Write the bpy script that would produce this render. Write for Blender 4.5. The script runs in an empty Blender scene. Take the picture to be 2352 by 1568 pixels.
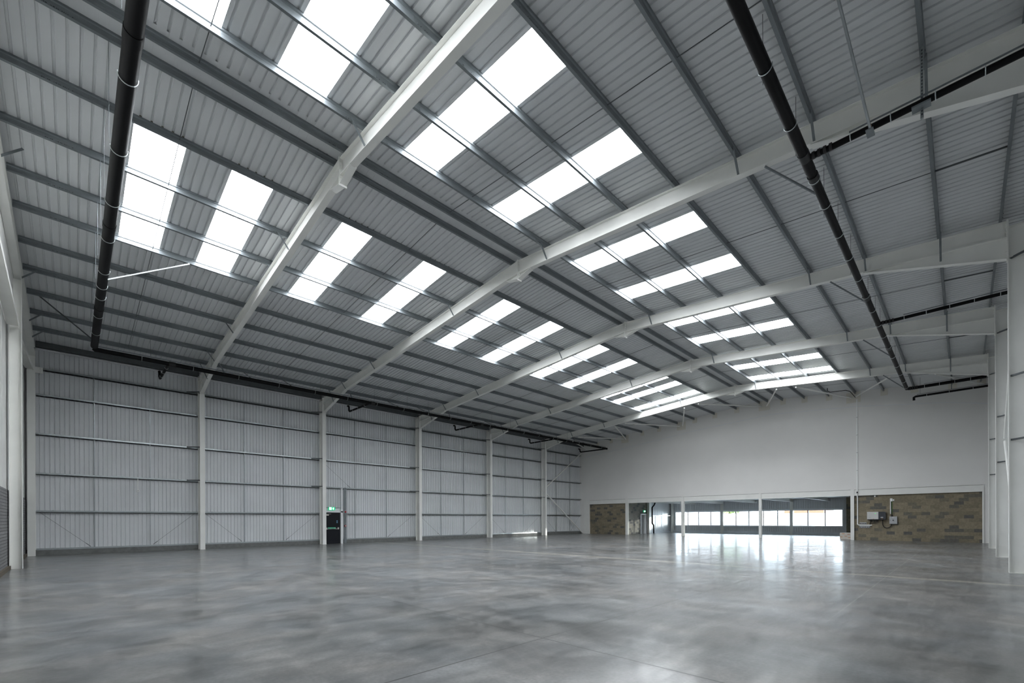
import bpy, math, random
from mathutils import Vector, Matrix
random.seed(4)
SC = bpy.context.scene
COL = SC.collection
ORD = ['zeroth', 'first', 'second', 'third', 'fourth', 'fifth', 'sixth', 'seventh', 'eighth', 'ninth', 'tenth', 'eleventh']

# ------------------------------------------------------------------ camera
F_PX, V0, YAW, ROLL, EYE = 1023.8, 1193.117, math.radians(45.393), math.radians(-0.221), 1.6
fw = Vector((math.cos(YAW), math.sin(YAW), 0)); rt = Vector((math.sin(YAW), -math.cos(YAW), 0)); up = Vector((0, 0, 1))
r2 = rt * math.cos(ROLL) + up * math.sin(ROLL); u2 = up * math.cos(ROLL) - rt * math.sin(ROLL)
cd = bpy.data.cameras.new('camera'); cam = bpy.data.objects.new('camera', cd); COL.objects.link(cam)
cd.sensor_width = 36; cd.sensor_fit = 'HORIZONTAL'; cd.lens = F_PX / 2352 * 36
cd.shift_y = (V0 - 784) / 2352; cd.clip_start = 0.05; cd.clip_end = 400
cam.matrix_world = Matrix(((r2.x, u2.x, -fw.x, 0), (r2.y, u2.y, -fw.y, 0), (r2.z, u2.z, -fw.z, EYE), (0, 0, 0, 1)))
SC.camera = cam

def in_view(pts, m=220):
    """whether any of the points lies in or near the photograph's field of view"""
    for p in pts:
        v = Vector(p) - Vector((0, 0, EYE)); d = v.dot(fw)
        if d > 0.1:
            a = 1176 + F_PX * v.dot(r2) / d; b = V0 - F_PX * v.dot(u2) / d
            if -m < a < 2352 + m and -m < b < 1568 + m: return True
    return False
def lerp(a, b, n=12):
    a, b = Vector(a), Vector(b); return [a.lerp(b, i / n) for i in range(n + 1)]

# ------------------------------------------------------------------ materials
def nt(name):
    m = bpy.data.materials.new(name); m.use_nodes = True
    return m, m.node_tree, m.node_tree.nodes['Principled BSDF']
def N(t, kind, **kw):
    n = t.nodes.new(kind)
    for k, v in kw.items(): setattr(n, k, v)
    return n
def plain(name, col, rough=0.5, metal=0.0, var=0.06, scale=3.0, spec=0.5, bump=0.0, stretch=(1, 1, 1)):
    m, t, b = nt(name)
    tc = N(t, 'ShaderNodeTexCoord'); mp = N(t, 'ShaderNodeMapping'); mp.inputs['Scale'].default_value = stretch
    no = N(t, 'ShaderNodeTexNoise'); no.inputs['Scale'].default_value = scale; no.inputs['Detail'].default_value = 5
    t.links.new(tc.outputs['Object'], mp.inputs[0]); t.links.new(mp.outputs[0], no.inputs['Vector'])
    r = N(t, 'ShaderNodeValToRGB'); e = r.color_ramp.elements
    e[0].position = .3; e[1].position = .7
    e[0].color = [c * (1 - var) for c in col] + [1]; e[1].color = [min(1, c * (1 + var)) for c in col] + [1]
    t.links.new(no.outputs['Fac'], r.inputs[0]); t.links.new(r.outputs[0], b.inputs['Base Color'])
    b.inputs['Roughness'].default_value = rough; b.inputs['Metallic'].default_value = metal
    b.inputs['Specular IOR Level'].default_value = spec
    if bump:
        bp = N(t, 'ShaderNodeBump'); bp.inputs['Strength'].default_value = bump; bp.inputs['Distance'].default_value = .01
        t.links.new(no.outputs['Fac'], bp.inputs['Height']); t.links.new(bp.outputs[0], b.inputs['Normal'])
    return m
def emit(name, col, s):
    m, t, b = nt(name)
    b.inputs['Base Color'].default_value = (*col, 1); b.inputs['Emission Color'].default_value = (*col, 1)
    b.inputs['Emission Strength'].default_value = s; b.inputs['Roughness'].default_value = .5
    return m
M = {}
M['steel'] = plain('white_painted_steel', (.83, .83, .795), .42, var=.03, scale=1.5)
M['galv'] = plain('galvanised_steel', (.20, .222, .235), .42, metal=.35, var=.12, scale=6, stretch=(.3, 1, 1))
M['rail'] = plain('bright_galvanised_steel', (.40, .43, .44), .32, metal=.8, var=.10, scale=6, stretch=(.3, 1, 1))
M['dark'] = plain('dark_rod_steel', (.10, .11, .115), .5, metal=.5)
M['sheet'] = plain('roof_liner_sheet', (.67, .685, .695), .38, var=.03, scale=.8)
M['clad'] = plain('wall_liner_sheet', (.68, .695, .71), .35, var=.03, scale=.8)
M['plaster'] = plain('painted_plasterboard', (.80, .79, .765), .75, var=.025, scale=.5)
M['pad'] = plain('cream_board', (.74, .71, .63), .7, var=.03)
M['black'] = plain('black_plastic_pipe', (.0035, .0035, .004), .5, var=.2, spec=.16)
M['rub'] = plain('black_rubber', (.01, .01, .011), .5)
M['zinc'] = plain('zinc_plated_clip', (.62, .66, .66), .3, metal=.8)
M['conc'] = plain('concrete_upstand', (.16, .165, .16), .8, var=.18, scale=5, bump=.2)
M['foam'] = plain('foam_filler', (.16, .15, .10), .8)
M['dado'] = plain('dado_base', (.12, .10, .075), .7)
M['gable'] = plain('gable_panel', (.72, .72, .70), .5, var=.02, scale=.8)
M['navy'] = plain('dark_door_paint', (.004, .0055, .009), .4, spec=.3)
M['frame'] = plain('white_frame_paint', (.76, .77, .78), .4, var=.02)
M['alu'] = plain('pale_window_frame', (.88, .91, .94), .4, var=.03)
M['mull'] = plain('dark_mullion', (.05, .055, .065), .45)
M['chrome'] = plain('bright_metal', (.75, .72, .68), .2, metal=.9)
M['green'] = emit('green_lit_sign', (.0, .42, .18), 1.0)
M['greenp'] = plain('green_plate', (.02, .30, .17), .5, var=.02)
M['whites'] = emit('white_lit_symbol', (.9, 1, .94), 1.4)
M['mint'] = plain('pale_green_letters', (.35, .85, .6), .5, var=.02)
M['blue'] = plain('blue_sticker', (.16, .36, .55), .5, var=.02)
M['red'] = plain('red_plastic', (.35, .012, .02), .4)
M['white'] = plain('white_plastic', (.86, .87, .85), .4, var=.02)
M['greybox'] = plain('grey_painted_box', (.42, .43, .44), .45, var=.02)
M['inv'] = plain('pale_grey_casing', (.62, .62, .60), .4, var=.02)
M['anth'] = plain('anthracite_casing', (.035, .04, .05), .4, var=.05)
M['led'] = emit('green_led', (.15, .75, .25), .6)
M['ylw'] = plain('earth_wire', (.18, .38, .10), .5)
M['copper'] = plain('bronze_mark', (.35, .22, .10), .4, metal=.5)
M['soffit'] = plain('mezzanine_soffit', (.72, .75, .78), .6, var=.05)
M['card'] = plain('white_carton', (.62, .58, .52), .7, var=.04)
M['orange'] = plain('orange_print', (.55, .20, .06), .7, var=.1)
M['asphalt'] = plain('pale_yard', (.45, .45, .44), .9, var=.08, scale=2)
M['obrick'] = plain('orange_house_brick', (.19, .066, .033), .85, var=.12, scale=8)
M['render'] = plain('white_render', (.82, .82, .81), .8, var=.03)
M['tile'] = plain('roof_tile', (.24, .20, .19), .8, var=.12, scale=8)
M['leaf'] = plain('tree_leaf', (.13, .19, .04), .7, var=.3, scale=5)
M['bark'] = plain('tree_bark', (.12, .09, .06), .9, var=.2, scale=8)
M['sky'] = emit('skylight_sheet', (.93, .965, 1.0), 7.0)
# translucent sheet: its own glow stands in for daylight, varied in faint lengthwise streaks
def skymat():
    m = M['sky']; t = m.node_tree; b = t.nodes['Principled BSDF']
    tc = N(t, 'ShaderNodeTexCoord'); mp = N(t, 'ShaderNodeMapping'); mp.inputs['Scale'].default_value = (9, .25, 1)
    no = N(t, 'ShaderNodeTexNoise'); no.inputs['Scale'].default_value = 1.2; no.inputs['Detail'].default_value = 3
    t.links.new(tc.outputs['Object'], mp.inputs[0]); t.links.new(mp.outputs[0], no.inputs['Vector'])
    r = N(t, 'ShaderNodeMapRange'); r.inputs[1].default_value = .25; r.inputs[2].default_value = .6
    r.inputs[3].default_value = 7.5; r.inputs[4].default_value = 12.0
    t.links.new(no.outputs['Fac'], r.inputs[0]); t.links.new(r.outputs[0], b.inputs['Emission Strength'])
    m.node_tree.nodes['Principled BSDF'].inputs['Base Color'].default_value = (.6, .63, .65, 1)
    return r
SKYR = skymat()

def glassmat():
    m = bpy.data.materials.new('window_glass'); m.use_nodes = True; t = m.node_tree; t.nodes.clear()
    o = N(t, 'ShaderNodeOutputMaterial'); mx = N(t, 'ShaderNodeMixShader'); tr = N(t, 'ShaderNodeBsdfTransparent'); g = N(t, 'ShaderNodeBsdfGlossy')
    tr.inputs[0].default_value = (.93, .96, .97, 1); g.inputs['Roughness'].default_value = .02
    fr = N(t, 'ShaderNodeFresnel'); fr.inputs[0].default_value = 1.45
    t.links.new(fr.outputs[0], mx.inputs[0]); t.links.new(tr.outputs[0], mx.inputs[1]); t.links.new(g.outputs[0], mx.inputs[2]); t.links.new(mx.outputs[0], o.inputs[0])
    return m
M['glass'] = glassmat()

def blockmat(name, c1, c2, c3, axis):
    """fair-faced blockwork, 225 mm courses; axis: the horizontal coordinate the wall runs along"""
    m, t, b = nt(name)
    tc = N(t, 'ShaderNodeTexCoord'); sp = N(t, 'ShaderNodeSeparateXYZ'); cb = N(t, 'ShaderNodeCombineXYZ')
    t.links.new(tc.outputs['Object'], sp.inputs[0]); t.links.new(sp.outputs[axis], cb.inputs[0]); t.links.new(sp.outputs['Z'], cb.inputs[1])
    br = N(t, 'ShaderNodeTexBrick'); br.offset = .5
    for k, v in dict(Scale=1.0).items(): br.inputs[k].default_value = v
    br.inputs['Brick Width'].default_value = .455; br.inputs['Row Height'].default_value = .224
    br.inputs['Mortar Size'].default_value = .006; br.inputs['Mortar Smooth'].default_value = .2
    br.inputs['Color1'].default_value = (0, 0, 0, 1); br.inputs['Color2'].default_value = (1, 1, 1, 1); br.inputs['Mortar'].default_value = (.48, .48, .48, 1)
    t.links.new(cb.outputs[0], br.inputs['Vector'])
    r = N(t, 'ShaderNodeValToRGB'); r.color_ramp.interpolation = 'LINEAR'; e = r.color_ramp.elements
    e[0].position = .0; e[0].color = (*c3, 1); e[1].position = .20; e[1].color = (*c2, 1)
    x = e.new(.28); x.color = (*c1, 1); y = e.new(.8); y.color = [c * 1.28 for c in c1] + [1]
    t.links.new(br.outputs['Color'], r.inputs[0])
    no = N(t, 'ShaderNodeTexNoise'); no.inputs['Scale'].default_value = 9; no.inputs['Detail'].default_value = 6
    t.links.new(tc.outputs['Object'], no.inputs['Vector'])
    mx = N(t, 'ShaderNodeMixRGB'); mx.blend_type = 'OVERLAY'; mx.inputs[0].default_value = .35
    t.links.new(r.outputs[0], mx.inputs[1]); t.links.new(no.outputs['Fac'], mx.inputs[2]); t.links.new(mx.outputs[0], b.inputs['Base Color'])
    bp = N(t, 'ShaderNodeBump'); bp.inputs['Strength'].default_value = .4; bp.inputs['Distance'].default_value = .006; bp.invert = True
    t.links.new(br.outputs['Fac'], bp.inputs['Height']); t.links.new(bp.outputs[0], b.inputs['Normal'])
    b.inputs['Roughness'].default_value = .9
    return m
M['blocky'] = blockmat('brown_blockwork', (.200, .172, .120), (.150, .140, .112), (.105, .104, .098), 'Y')
M['blockx'] = blockmat('grey_blockwork', (.19, .18, .155), (.13, .13, .12), (.10, .10, .10), 'X')

def dadomat():
    m, t, b = nt('ribbed_grey_dado')
    tc = N(t, 'ShaderNodeTexCoord'); sp = N(t, 'ShaderNodeSeparateXYZ'); cb = N(t, 'ShaderNodeCombineXYZ')
    t.links.new(tc.outputs['Object'], sp.inputs[0]); t.links.new(sp.outputs['Y'], cb.inputs[0]); t.links.new(sp.outputs['Z'], cb.inputs[1])
    br = N(t, 'ShaderNodeTexBrick'); br.inputs['Scale'].default_value = 1
    br.inputs['Brick Width'].default_value = .44; br.inputs['Row Height'].default_value = .1; br.inputs['Mortar Size'].default_value = .012; br.inputs['Mortar Smooth'].default_value = 1
    br.inputs['Color1'].default_value = (.20, .20, .204, 1); br.inputs['Color2'].default_value = (.22, .22, .224, 1); br.inputs['Mortar'].default_value = (.13, .13, .133, 1)
    t.links.new(cb.outputs[0], br.inputs['Vector']); t.links.new(br.outputs['Color'], b.inputs['Base Color'])
    bp = N(t, 'ShaderNodeBump'); bp.inputs['Distance'].default_value = .02; bp.invert = True
    t.links.new(br.outputs['Fac'], bp.inputs['Height']); t.links.new(bp.outputs[0], b.inputs['Normal'])
    b.inputs['Roughness'].default_value = .7
    return m
M['dadow'] = dadomat()

def floormat():
    m, t, b = nt('polished_concrete')
    L = t.links.new
    tc = N(t, 'ShaderNodeTexCoord'); P = tc.outputs['Object']
    def noise(sc, det, stretch, dist=0.0, rough=.55):
        mp = N(t, 'ShaderNodeMapping'); mp.inputs['Scale'].default_value = stretch
        mp.inputs['Rotation'].default_value = (0, 0, math.radians(18))
        n = N(t, 'ShaderNodeTexNoise'); n.inputs['Scale'].default_value = sc; n.inputs['Detail'].default_value = det
        n.inputs['Distortion'].default_value = dist; n.inputs['Roughness'].default_value = rough
        L(P, mp.inputs[0]); L(mp.outputs[0], n.inputs['Vector']); return n.outputs['Fac']
    def math_(op, a, c, clamp=False):
        n = N(t, 'ShaderNodeMath', operation=op, use_clamp=clamp)
        for i, x in enumerate((a, c)):
            if isinstance(x, (int, float)): n.inputs[i].default_value = x
            else: L(x, n.inputs[i])
        return n.outputs[0]
    def ramp(x, stops):
        r = N(t, 'ShaderNodeValToRGB'); e = r.color_ramp.elements
        while len(e) < len(stops): e.new(.5)
        for q, (pos, c) in zip(e, stops): q.position = pos; q.color = (*c, 1) if len(c) == 3 else c
        L(x, r.inputs[0]); return r.outputs[0]
    big = noise(.30, 3, (1, .8, 1), .3, .5); mid = noise(1.5, 8, (1, .6, 1), .5, .66); fine = noise(24, 6, (1, 1, 1))
    strk = noise(3.4, 7, (.3, 1, 1), .4, .68)
    s = math_('ADD', math_('ADD', math_('MULTIPLY', big, .26), math_('MULTIPLY', mid, .44)), math_('MULTIPLY', strk, .30))
    base = ramp(s, [(.38, (.060, .063, .062)), (.46, (.118, .120, .119)), (.53, (.172, .171, .168)), (.62, (.26, .256, .25))])
    mx = N(t, 'ShaderNodeMixRGB', blend_type='OVERLAY'); mx.inputs[0].default_value = .32; 
    tint = ramp(noise(.55, 3, (1, 1, 1), .4), [(.38, (.46, .50, .54)), (.62, (.53, .50, .475))])
    hue = N(t, 'ShaderNodeMixRGB', blend_type='OVERLAY'); hue.inputs[0].default_value = .55; L(base, hue.inputs[1]); L(tint, hue.inputs[2])
    L(hue.outputs[0], mx.inputs[1]); L(fine, mx.inputs[2])
    # dark scuffs
    sc = noise(.5, 7, (1, .5, 1), .6, .68)
    k = ramp(sc, [(.57, (0, 0, 0)), (.72, (1, 1, 1))])
    m2 = N(t, 'ShaderNodeMixRGB'); L(math_('MULTIPLY', k, .5), m2.inputs[0]); L(mx.outputs[0], m2.inputs[1]); m2.inputs[2].default_value = (.05, .051, .05, 1)
    # saw-cut joints
    sp = N(t, 'ShaderNodeSeparateXYZ'); L(P, sp.inputs[0]); X, Y = sp.outputs['X'], sp.outputs['Y']
    def line(co, at, w, soft=.002):
        d = math_('ABSOLUTE', math_('SUBTRACT', co, at), 0)
        mr = N(t, 'ShaderNodeMapRange'); mr.inputs[1].default_value = w; mr.inputs[2].default_value = w + soft; mr.inputs[3].default_value = 1; mr.inputs[4].default_value = 0
        L(d, mr.inputs[0]); return mr.outputs[0]
    j = math_('MAXIMUM', line(Y, 4.0, .009), line(X, 4.52, .009))
    for co, at in ((X, 10.3), (Y, 13.2), (Y, 22.2), (X, 22.3), (X, 28.4), (X, 34.5)):
        j = math_('MAXIMUM', j, math_('MULTIPLY', line(co, at, .004), .45))
    m3 = N(t, 'ShaderNodeMixRGB'); L(math_('MULTIPLY', j, .95), m3.inputs[0]); L(m2.outputs[0], m3.inputs[1]); m3.inputs[2].default_value = (.02, .019, .018, 1)
    # pale construction joint across the hall, with ragged edges
    wob = math_('MULTIPLY', math_('SUBTRACT', noise(.5, 4, (1, 1, 1)), .5), .5)
    st = line(math_('ADD', X, wob), 15.9, .05, .16)
    m4 = N(t, 'ShaderNodeMixRGB'); L(math_('MULTIPLY', st, .65), m4.inputs[0]); L(m3.outputs[0], m4.inputs[1]); m4.inputs[2].default_value = (.42, .39, .32, 1)
    # beige dust by the gable post and white specks
    v = N(t, 'ShaderNodeTexVoronoi'); v.inputs['Scale'].default_value = 1.6; L(P, v.inputs['Vector'])
    spk = N(t, 'ShaderNodeMapRange'); spk.inputs[1].default_value = .006; spk.inputs[2].default_value = .012; spk.inputs[3].default_value = 1; spk.inputs[4].default_value = 0
    L(v.outputs['Distance'], spk.inputs[0])
    m5 = N(t, 'ShaderNodeMixRGB'); L(math_('MULTIPLY', spk.outputs[0], .5), m5.inputs[0]); L(m4.outputs[0], m5.inputs[1]); m5.inputs[2].default_value = (.40, .40, .39, 1)
    # tyre arcs: pale rings
    def ring(cx, cy, r, w):
        dx = math_('SUBTRACT', X, cx); dy = math_('SUBTRACT', Y, cy)
        d = math_('SQRT', math_('ADD', math_('MULTIPLY', dx, dx), math_('MULTIPLY', dy, dy)), 0)
        return line(d, r, w, .03)
    g = None
    for q in ((30, -9, 12.5, .02), (33, -4, 9, .015), (36, -6, 10.4, .02), (27, -12, 14, .015), (34, -2, 6.2, .012)):
        x = ring(*q); g = x if g is None else math_('MAXIMUM', g, x)
    def seg(co, at, w, along, a, c):
        mr = N(t, 'ShaderNodeMapRange'); mr.inputs[1].default_value = a; mr.inputs[2].default_value = a + 2
        L(along, mr.inputs[0]); m_ = N(t, 'ShaderNodeMapRange'); m_.inputs[1].default_value = c - 2; m_.inputs[2].default_value = c; m_.inputs[3].default_value = 1; m_.inputs[4].default_value = 0
        L(along, m_.inputs[0]); return math_('MULTIPLY', line(co, at, w, .012), math_('MULTIPLY', mr.outputs[0], m_.outputs[0]))
    trk = math_('MAXIMUM', math_('MULTIPLY', seg(Y, 1.5, .004, X, 8, 31), .7), math_('MULTIPLY', seg(Y, 2.17, .004, X, 12, 22), .6))
    brk = ramp(noise(.9, 4, (1, 1, 1)), [(.45, (0, 0, 0)), (.6, (1, 1, 1))])
    m6 = N(t, 'ShaderNodeMixRGB'); L(math_('MULTIPLY', math_('MAXIMUM', math_('MULTIPLY', g, brk), trk), .6), m6.inputs[0]); L(m5.outputs[0], m6.inputs[1]); m6.inputs[2].default_value = (.42, .42, .40, 1)
    blot = None
    for cx, cy, r in ((6.66, 6.5, .30), (8.0, 4.9, .28), (5.3, 3.3, .30), (12.5, -.2, .5), (7.8, 2.0, .35), (3.0, 9.5, .4), (10.5, 8.2, .3)):
        dx = math_('MULTIPLY', math_('SUBTRACT', X, cx), .8); dy = math_('SUBTRACT', Y, cy)
        d = math_('ADD', math_('SQRT', math_('ADD', math_('MULTIPLY', dx, dx), math_('MULTIPLY', dy, dy)), 0), math_('MULTIPLY', math_('SUBTRACT', mid, .5), 1.4))
        mr = N(t, 'ShaderNodeMapRange'); mr.inputs[1].default_value = r * .3; mr.inputs[2].default_value = r * 1.2; mr.inputs[3].default_value = 1; mr.inputs[4].default_value = 0
        L(d, mr.inputs[0]); blot = mr.outputs[0] if blot is None else math_('MAXIMUM', blot, mr.outputs[0])
    m7 = N(t, 'ShaderNodeMixRGB'); L(math_('MULTIPLY', blot, .55), m7.inputs[0]); L(m6.outputs[0], m7.inputs[1]); m7.inputs[2].default_value = (.045, .046, .046, 1)
    L(m7.outputs[0], b.inputs['Base Color'])
    ro = N(t, 'ShaderNodeMapRange'); ro.inputs[1].default_value = .42; ro.inputs[2].default_value = .58; ro.inputs[3].default_value = .31; ro.inputs[4].default_value = .45
    L(s, ro.inputs[0]); L(ro.outputs[0], b.inputs['Roughness'])
    bp = N(t, 'ShaderNodeBump'); bp.inputs['Strength'].default_value = .09; bp.inputs['Distance'].default_value = .02
    L(math_('ADD', math_('MULTIPLY', noise(1.1, 4, (1, 1, 1)), 1.0), math_('MULTIPLY', fine, .05)), bp.inputs['Height']); L(bp.outputs[0], b.inputs['Normal'])
    b.inputs['Specular IOR Level'].default_value = .35
    wear = ramp(math_('ADD', math_('MULTIPLY', strk, .6), math_('MULTIPLY', noise(5.5, 6, (.25, 1, 1), .3, .65), .4)), [(.40, (.35, .35, .35)), (.60, (1, 1, 1))])
    L(math_('MULTIPLY', math_('MULTIPLY', math_('SUBTRACT', 1, j), wear), .75), b.inputs['Coat Weight'])
    b.inputs['Coat IOR'].default_value = 1.5
    cr = N(t, 'ShaderNodeMapRange'); cr.inputs[1].default_value = .42; cr.inputs[2].default_value = .58; cr.inputs[3].default_value = .12; cr.inputs[4].default_value = .22
    L(s, cr.inputs[0]); L(cr.outputs[0], b.inputs['Coat Roughness']); L(bp.outputs[0], b.inputs['Coat Normal'])
    return m
M['floor'] = floormat()

# ------------------------------------------------------------------ mesh helpers
class MB:
    def __init__(s): s.v = []; s.f = []; s.sm = []
    def add(s, vs, fs, smooth=False):
        o = len(s.v); s.v += [tuple(p) for p in vs]; s.f += [[i + o for i in f] for f in fs]; s.sm += [smooth] * len(fs); return s
    def box(s, x0, x1, y0, y1, z0, z1):
        return s.add([(x0, y0, z0), (x1, y0, z0), (x1, y1, z0), (x0, y1, z0), (x0, y0, z1), (x1, y0, z1), (x1, y1, z1), (x0, y1, z1)],
                     [(0, 3, 2, 1), (4, 5, 6, 7), (0, 1, 5, 4), (1, 2, 6, 5), (2, 3, 7, 6), (3, 0, 4, 7)])
    def prism(s, prof, p0, p1, ax, ay, p1prof=None):
        """closed profile of (a, b) swept from p0 to p1 in the plane of ax, ay"""
        p0, p1, ax, ay = map(Vector, (p0, p1, ax, ay)); n = len(prof); q = p1prof or prof
        vs = [p0 + ax * a + ay * b for a, b in prof] + [p1 + ax * a + ay * b for a, b in q]
        fs = [(i, (i + 1) % n, n + (i + 1) % n, n + i) for i in range(n)] + [tuple(range(n - 1, -1, -1)), tuple(range(n, 2 * n))]
        return s.add(vs, fs)
    def bar(s, p0, p1, w, h, upv=(0, 0, 1)):
        p0, p1 = Vector(p0), Vector(p1); d = (p1 - p0).normalized(); u = Vector(upv)
        if abs(d.dot(u)) > .98: u = Vector((1, 0, 0))
        a = d.cross(u).normalized(); b = a.cross(d).normalized()
        return s.prism([(-w / 2, -h / 2), (w / 2, -h / 2), (w / 2, h / 2), (-w / 2, h / 2)], p0, p1, a, b)
    def tube(s, pts, r, n=8, caps=True):
        pts = [Vector(p) for p in pts]; rings = []; prev = None
        for i, p in enumerate(pts):
            d = ((pts[min(i + 1, len(pts) - 1)] - p).normalized() + (p - pts[max(i - 1, 0)]).normalized()).normalized()
            if prev is None:
                a = d.cross(Vector((0, 0, 1)));
                if a.length < .05: a = d.cross(Vector((1, 0, 0)))
            else: a = prev - d * prev.dot(d)
            a.normalize(); prev = a; b = d.cross(a)
            k = 1.0
            if 0 < i < len(pts) - 1:
                c = (pts[i + 1] - p).normalized().dot((p - pts[i - 1]).normalized()); k = 1 / max(.5, math.sqrt((1 + c) / 2))
            rings.append([p + (a * math.cos(2 * math.pi * j / n) + b * math.sin(2 * math.pi * j / n)) * r * (k if False else 1) for j in range(n)])
        vs = [p for g in rings for p in g]; fs = []
        for i in range(len(pts) - 1):
            fs += [(i * n + j, i * n + (j + 1) % n, (i + 1) * n + (j + 1) % n, (i + 1) * n + j) for j in range(n)]
        s.add(vs, fs, True)
        if caps: s.add(rings[0], [tuple(range(n - 1, -1, -1))]); s.add(rings[-1], [tuple(range(n))])
        return s
    def ibeam(s, p0, p1, side, dep, D, B, tf=.014, tw=.010, D1=None):
        """I-section whose top centre line runs p0 to p1; side: across the flange; dep: from top towards the bottom flange"""
        def prof(D):
            h = B / 2; w = tw / 2
            return [(-h, 0), (h, 0), (h, tf), (w, tf), (w, D - tf), (h, D - tf), (h, D), (-h, D), (-h, D - tf), (-w, D - tf), (-w, tf), (-h, tf)]
        p0, p1, ax, ay = map(Vector, (p0, p1, side, dep)); n = 12; A, Z = prof(D), prof(D1 or D)
        vs = [p0 + ax * a + ay * b for a, b in A] + [p1 + ax * a + ay * b for a, b in Z]
        fs = [(i, (i + 1) % n, n + (i + 1) % n, n + i) for i in range(n)]
        for o in (0, n): fs += [(o, o + 1, o + 2, o + 3, o + 10, o + 11), (o + 3, o + 4, o + 9, o + 10), (o + 4, o + 5, o + 6, o + 7, o + 8, o + 9)]
        return s.add(vs, fs)
    def build(s, name, mat, parent=None):
        me = bpy.data.meshes.new(name); me.from_pydata(s.v, [], s.f); me.update()
        if any(s.sm): me.polygons.foreach_set('use_smooth', s.sm)
        me.materials.append(M[mat] if isinstance(mat, str) else mat)
        o = bpy.data.objects.new(name, me); COL.objects.link(o)
        if parent is not None:
            o.parent = parent; o.location = -wloc(parent)
        return o
def wloc(o):
    v = Vector((0, 0, 0))
    while o is not None: v += Vector(o.location); o = o.parent
    return v
def tag(o, label, cat, group=None, kind=None):
    o['label'] = label; o['category'] = cat
    if group: o['group'] = group
    if kind: o['kind'] = kind
    return o
def thing(name, label, cat, loc=(0, 0, 0), group=None, kind=None):
    o = bpy.data.objects.new(name, None); COL.objects.link(o); o.location = loc; o.empty_display_size = .2
    return tag(o, label, cat, group, kind)
def struct(name, mb, mat, label, cat): return tag(mb.build(name, mat), label, cat, kind='structure')
def thick(line, t):
    """open polyline of (a, b) to a closed strip of thickness t"""
    out = []
    for i, p in enumerate(line):
        a = Vector(line[max(i - 1, 0)]); b = Vector(line[min(i + 1, len(line) - 1)]); d = (b - a).normalized()
        out.append((p[0] - d.y * t, p[1] + d.x * t))
    return list(line) + out[::-1]

# ------------------------------------------------------------------ key dimensions
RX = [-1.30, 5.187, 11.942, 19.423, 26.869, 34.344, 41.06]     # portal frames; the last is the plastered end wall
YL, YR, YRIDGE, ZR, SL = 29.86, -0.915, 11.67, 11.26, .0833    # column faces, ridge, top of rafter at ridge, slope
PUR = .20                                                       # purlin depth
WL = 30.62                                                      # liner sheet of the long clad wall
def ztop(y): return ZR - SL * abs(y - YRIDGE)
PL = [11.97, 13.80, 15.65, 17.48, 19.09, 21.0, 22.8, 24.65, 26.45, 28.2]
PR = [11.37, 10.27, 8.78, 7.18, 5.56, 3.95, 2.35, 0.5, -0.8]
def bay(b): return '%s bay from plaster wall' % ORD[6 - b]
def fr(k): return '%s from plaster wall' % ORD[6 - k]
SLOPE = {'L': 'long roof slope', 'R': 'short roof slope'}

# ------------------------------------------------------------------ floor, walls
mb = MB(); mb.add([(-2.2, -2.6, 0), (51.5, -2.6, 0), (51.5, 31, 0), (-2.2, 31, 0), (-2.2, -2.6, -.3), (51.5, -2.6, -.3), (51.5, 31, -.3), (-2.2, 31, -.3)],
                  [(0, 1, 2, 3), (7, 6, 5, 4), (0, 4, 5, 1), (1, 5, 6, 2), (2, 6, 7, 3), (3, 7, 4, 0)])
struct('floor', mb, 'floor', 'polished grey concrete floor of the empty warehouse', 'floor')

def ribbed(a0, a1, pitch, w0, w1, h, anchor, seam=0):
    """profile points (a, height) of a ribbed sheet between a0 and a1"""
    pts = [(a0, 0.0)]; k = math.floor((a0 - anchor) / pitch)
    while True:
        c = anchor + (k + .5) * pitch
        if c - w0 / 2 > a1: break
        if c - w0 / 2 > a0 + 1e-4 and c + w0 / 2 < a1 - 1e-4:
            s = seam and k % seam == 0
            if s: pts += [(c - w0 / 2, 0), (c - w0 / 2 + .004, h * 1.1), (c + w1 / 2, h), (c + w0 / 2, 0)]
            else: pts += [(c - w0 / 2, 0), (c - w1 / 2, h), (c + w1 / 2, h), (c + w0 / 2, 0)]
        k += 1
    return pts + [(a1, 0.0)]
def sheet(mb, prof, fn0, fn1):
    n = len(prof); vs = [fn0(a, h) for a, h in prof] + [fn1(a, h) for a, h in prof]
    mb.add(vs, [(i, n + i, n + i + 1, i + 1) for i in range(n - 1)])

# long clad wall: liner sheet in one metre panels, ribs away from the hall
mb = MB(); prof = ribbed(-1.6, 41.3, .17, .040, .020, .036, 0.0, 6)
sheet(mb, prof, lambda a, h: (a, WL + h, .26), lambda a, h: (a, WL + h, 10.6))
mb.box(-1.6, 41.3, WL + .2, WL + .3, 0, 10.6)
struct('wall_left', mb, 'clad', 'long side wall of pale grey ribbed liner sheet behind white columns', 'wall')
mb = MB(); mb.box(-1.6, 12.05, WL - .20, WL + .25, 0, .27); mb.box(13.4, 41.1, WL - .20, WL + .25, 0, .27)
struct('baseboard_left', mb, 'conc', 'low dark concrete upstand along the foot of the clad wall', 'wall base')

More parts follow.
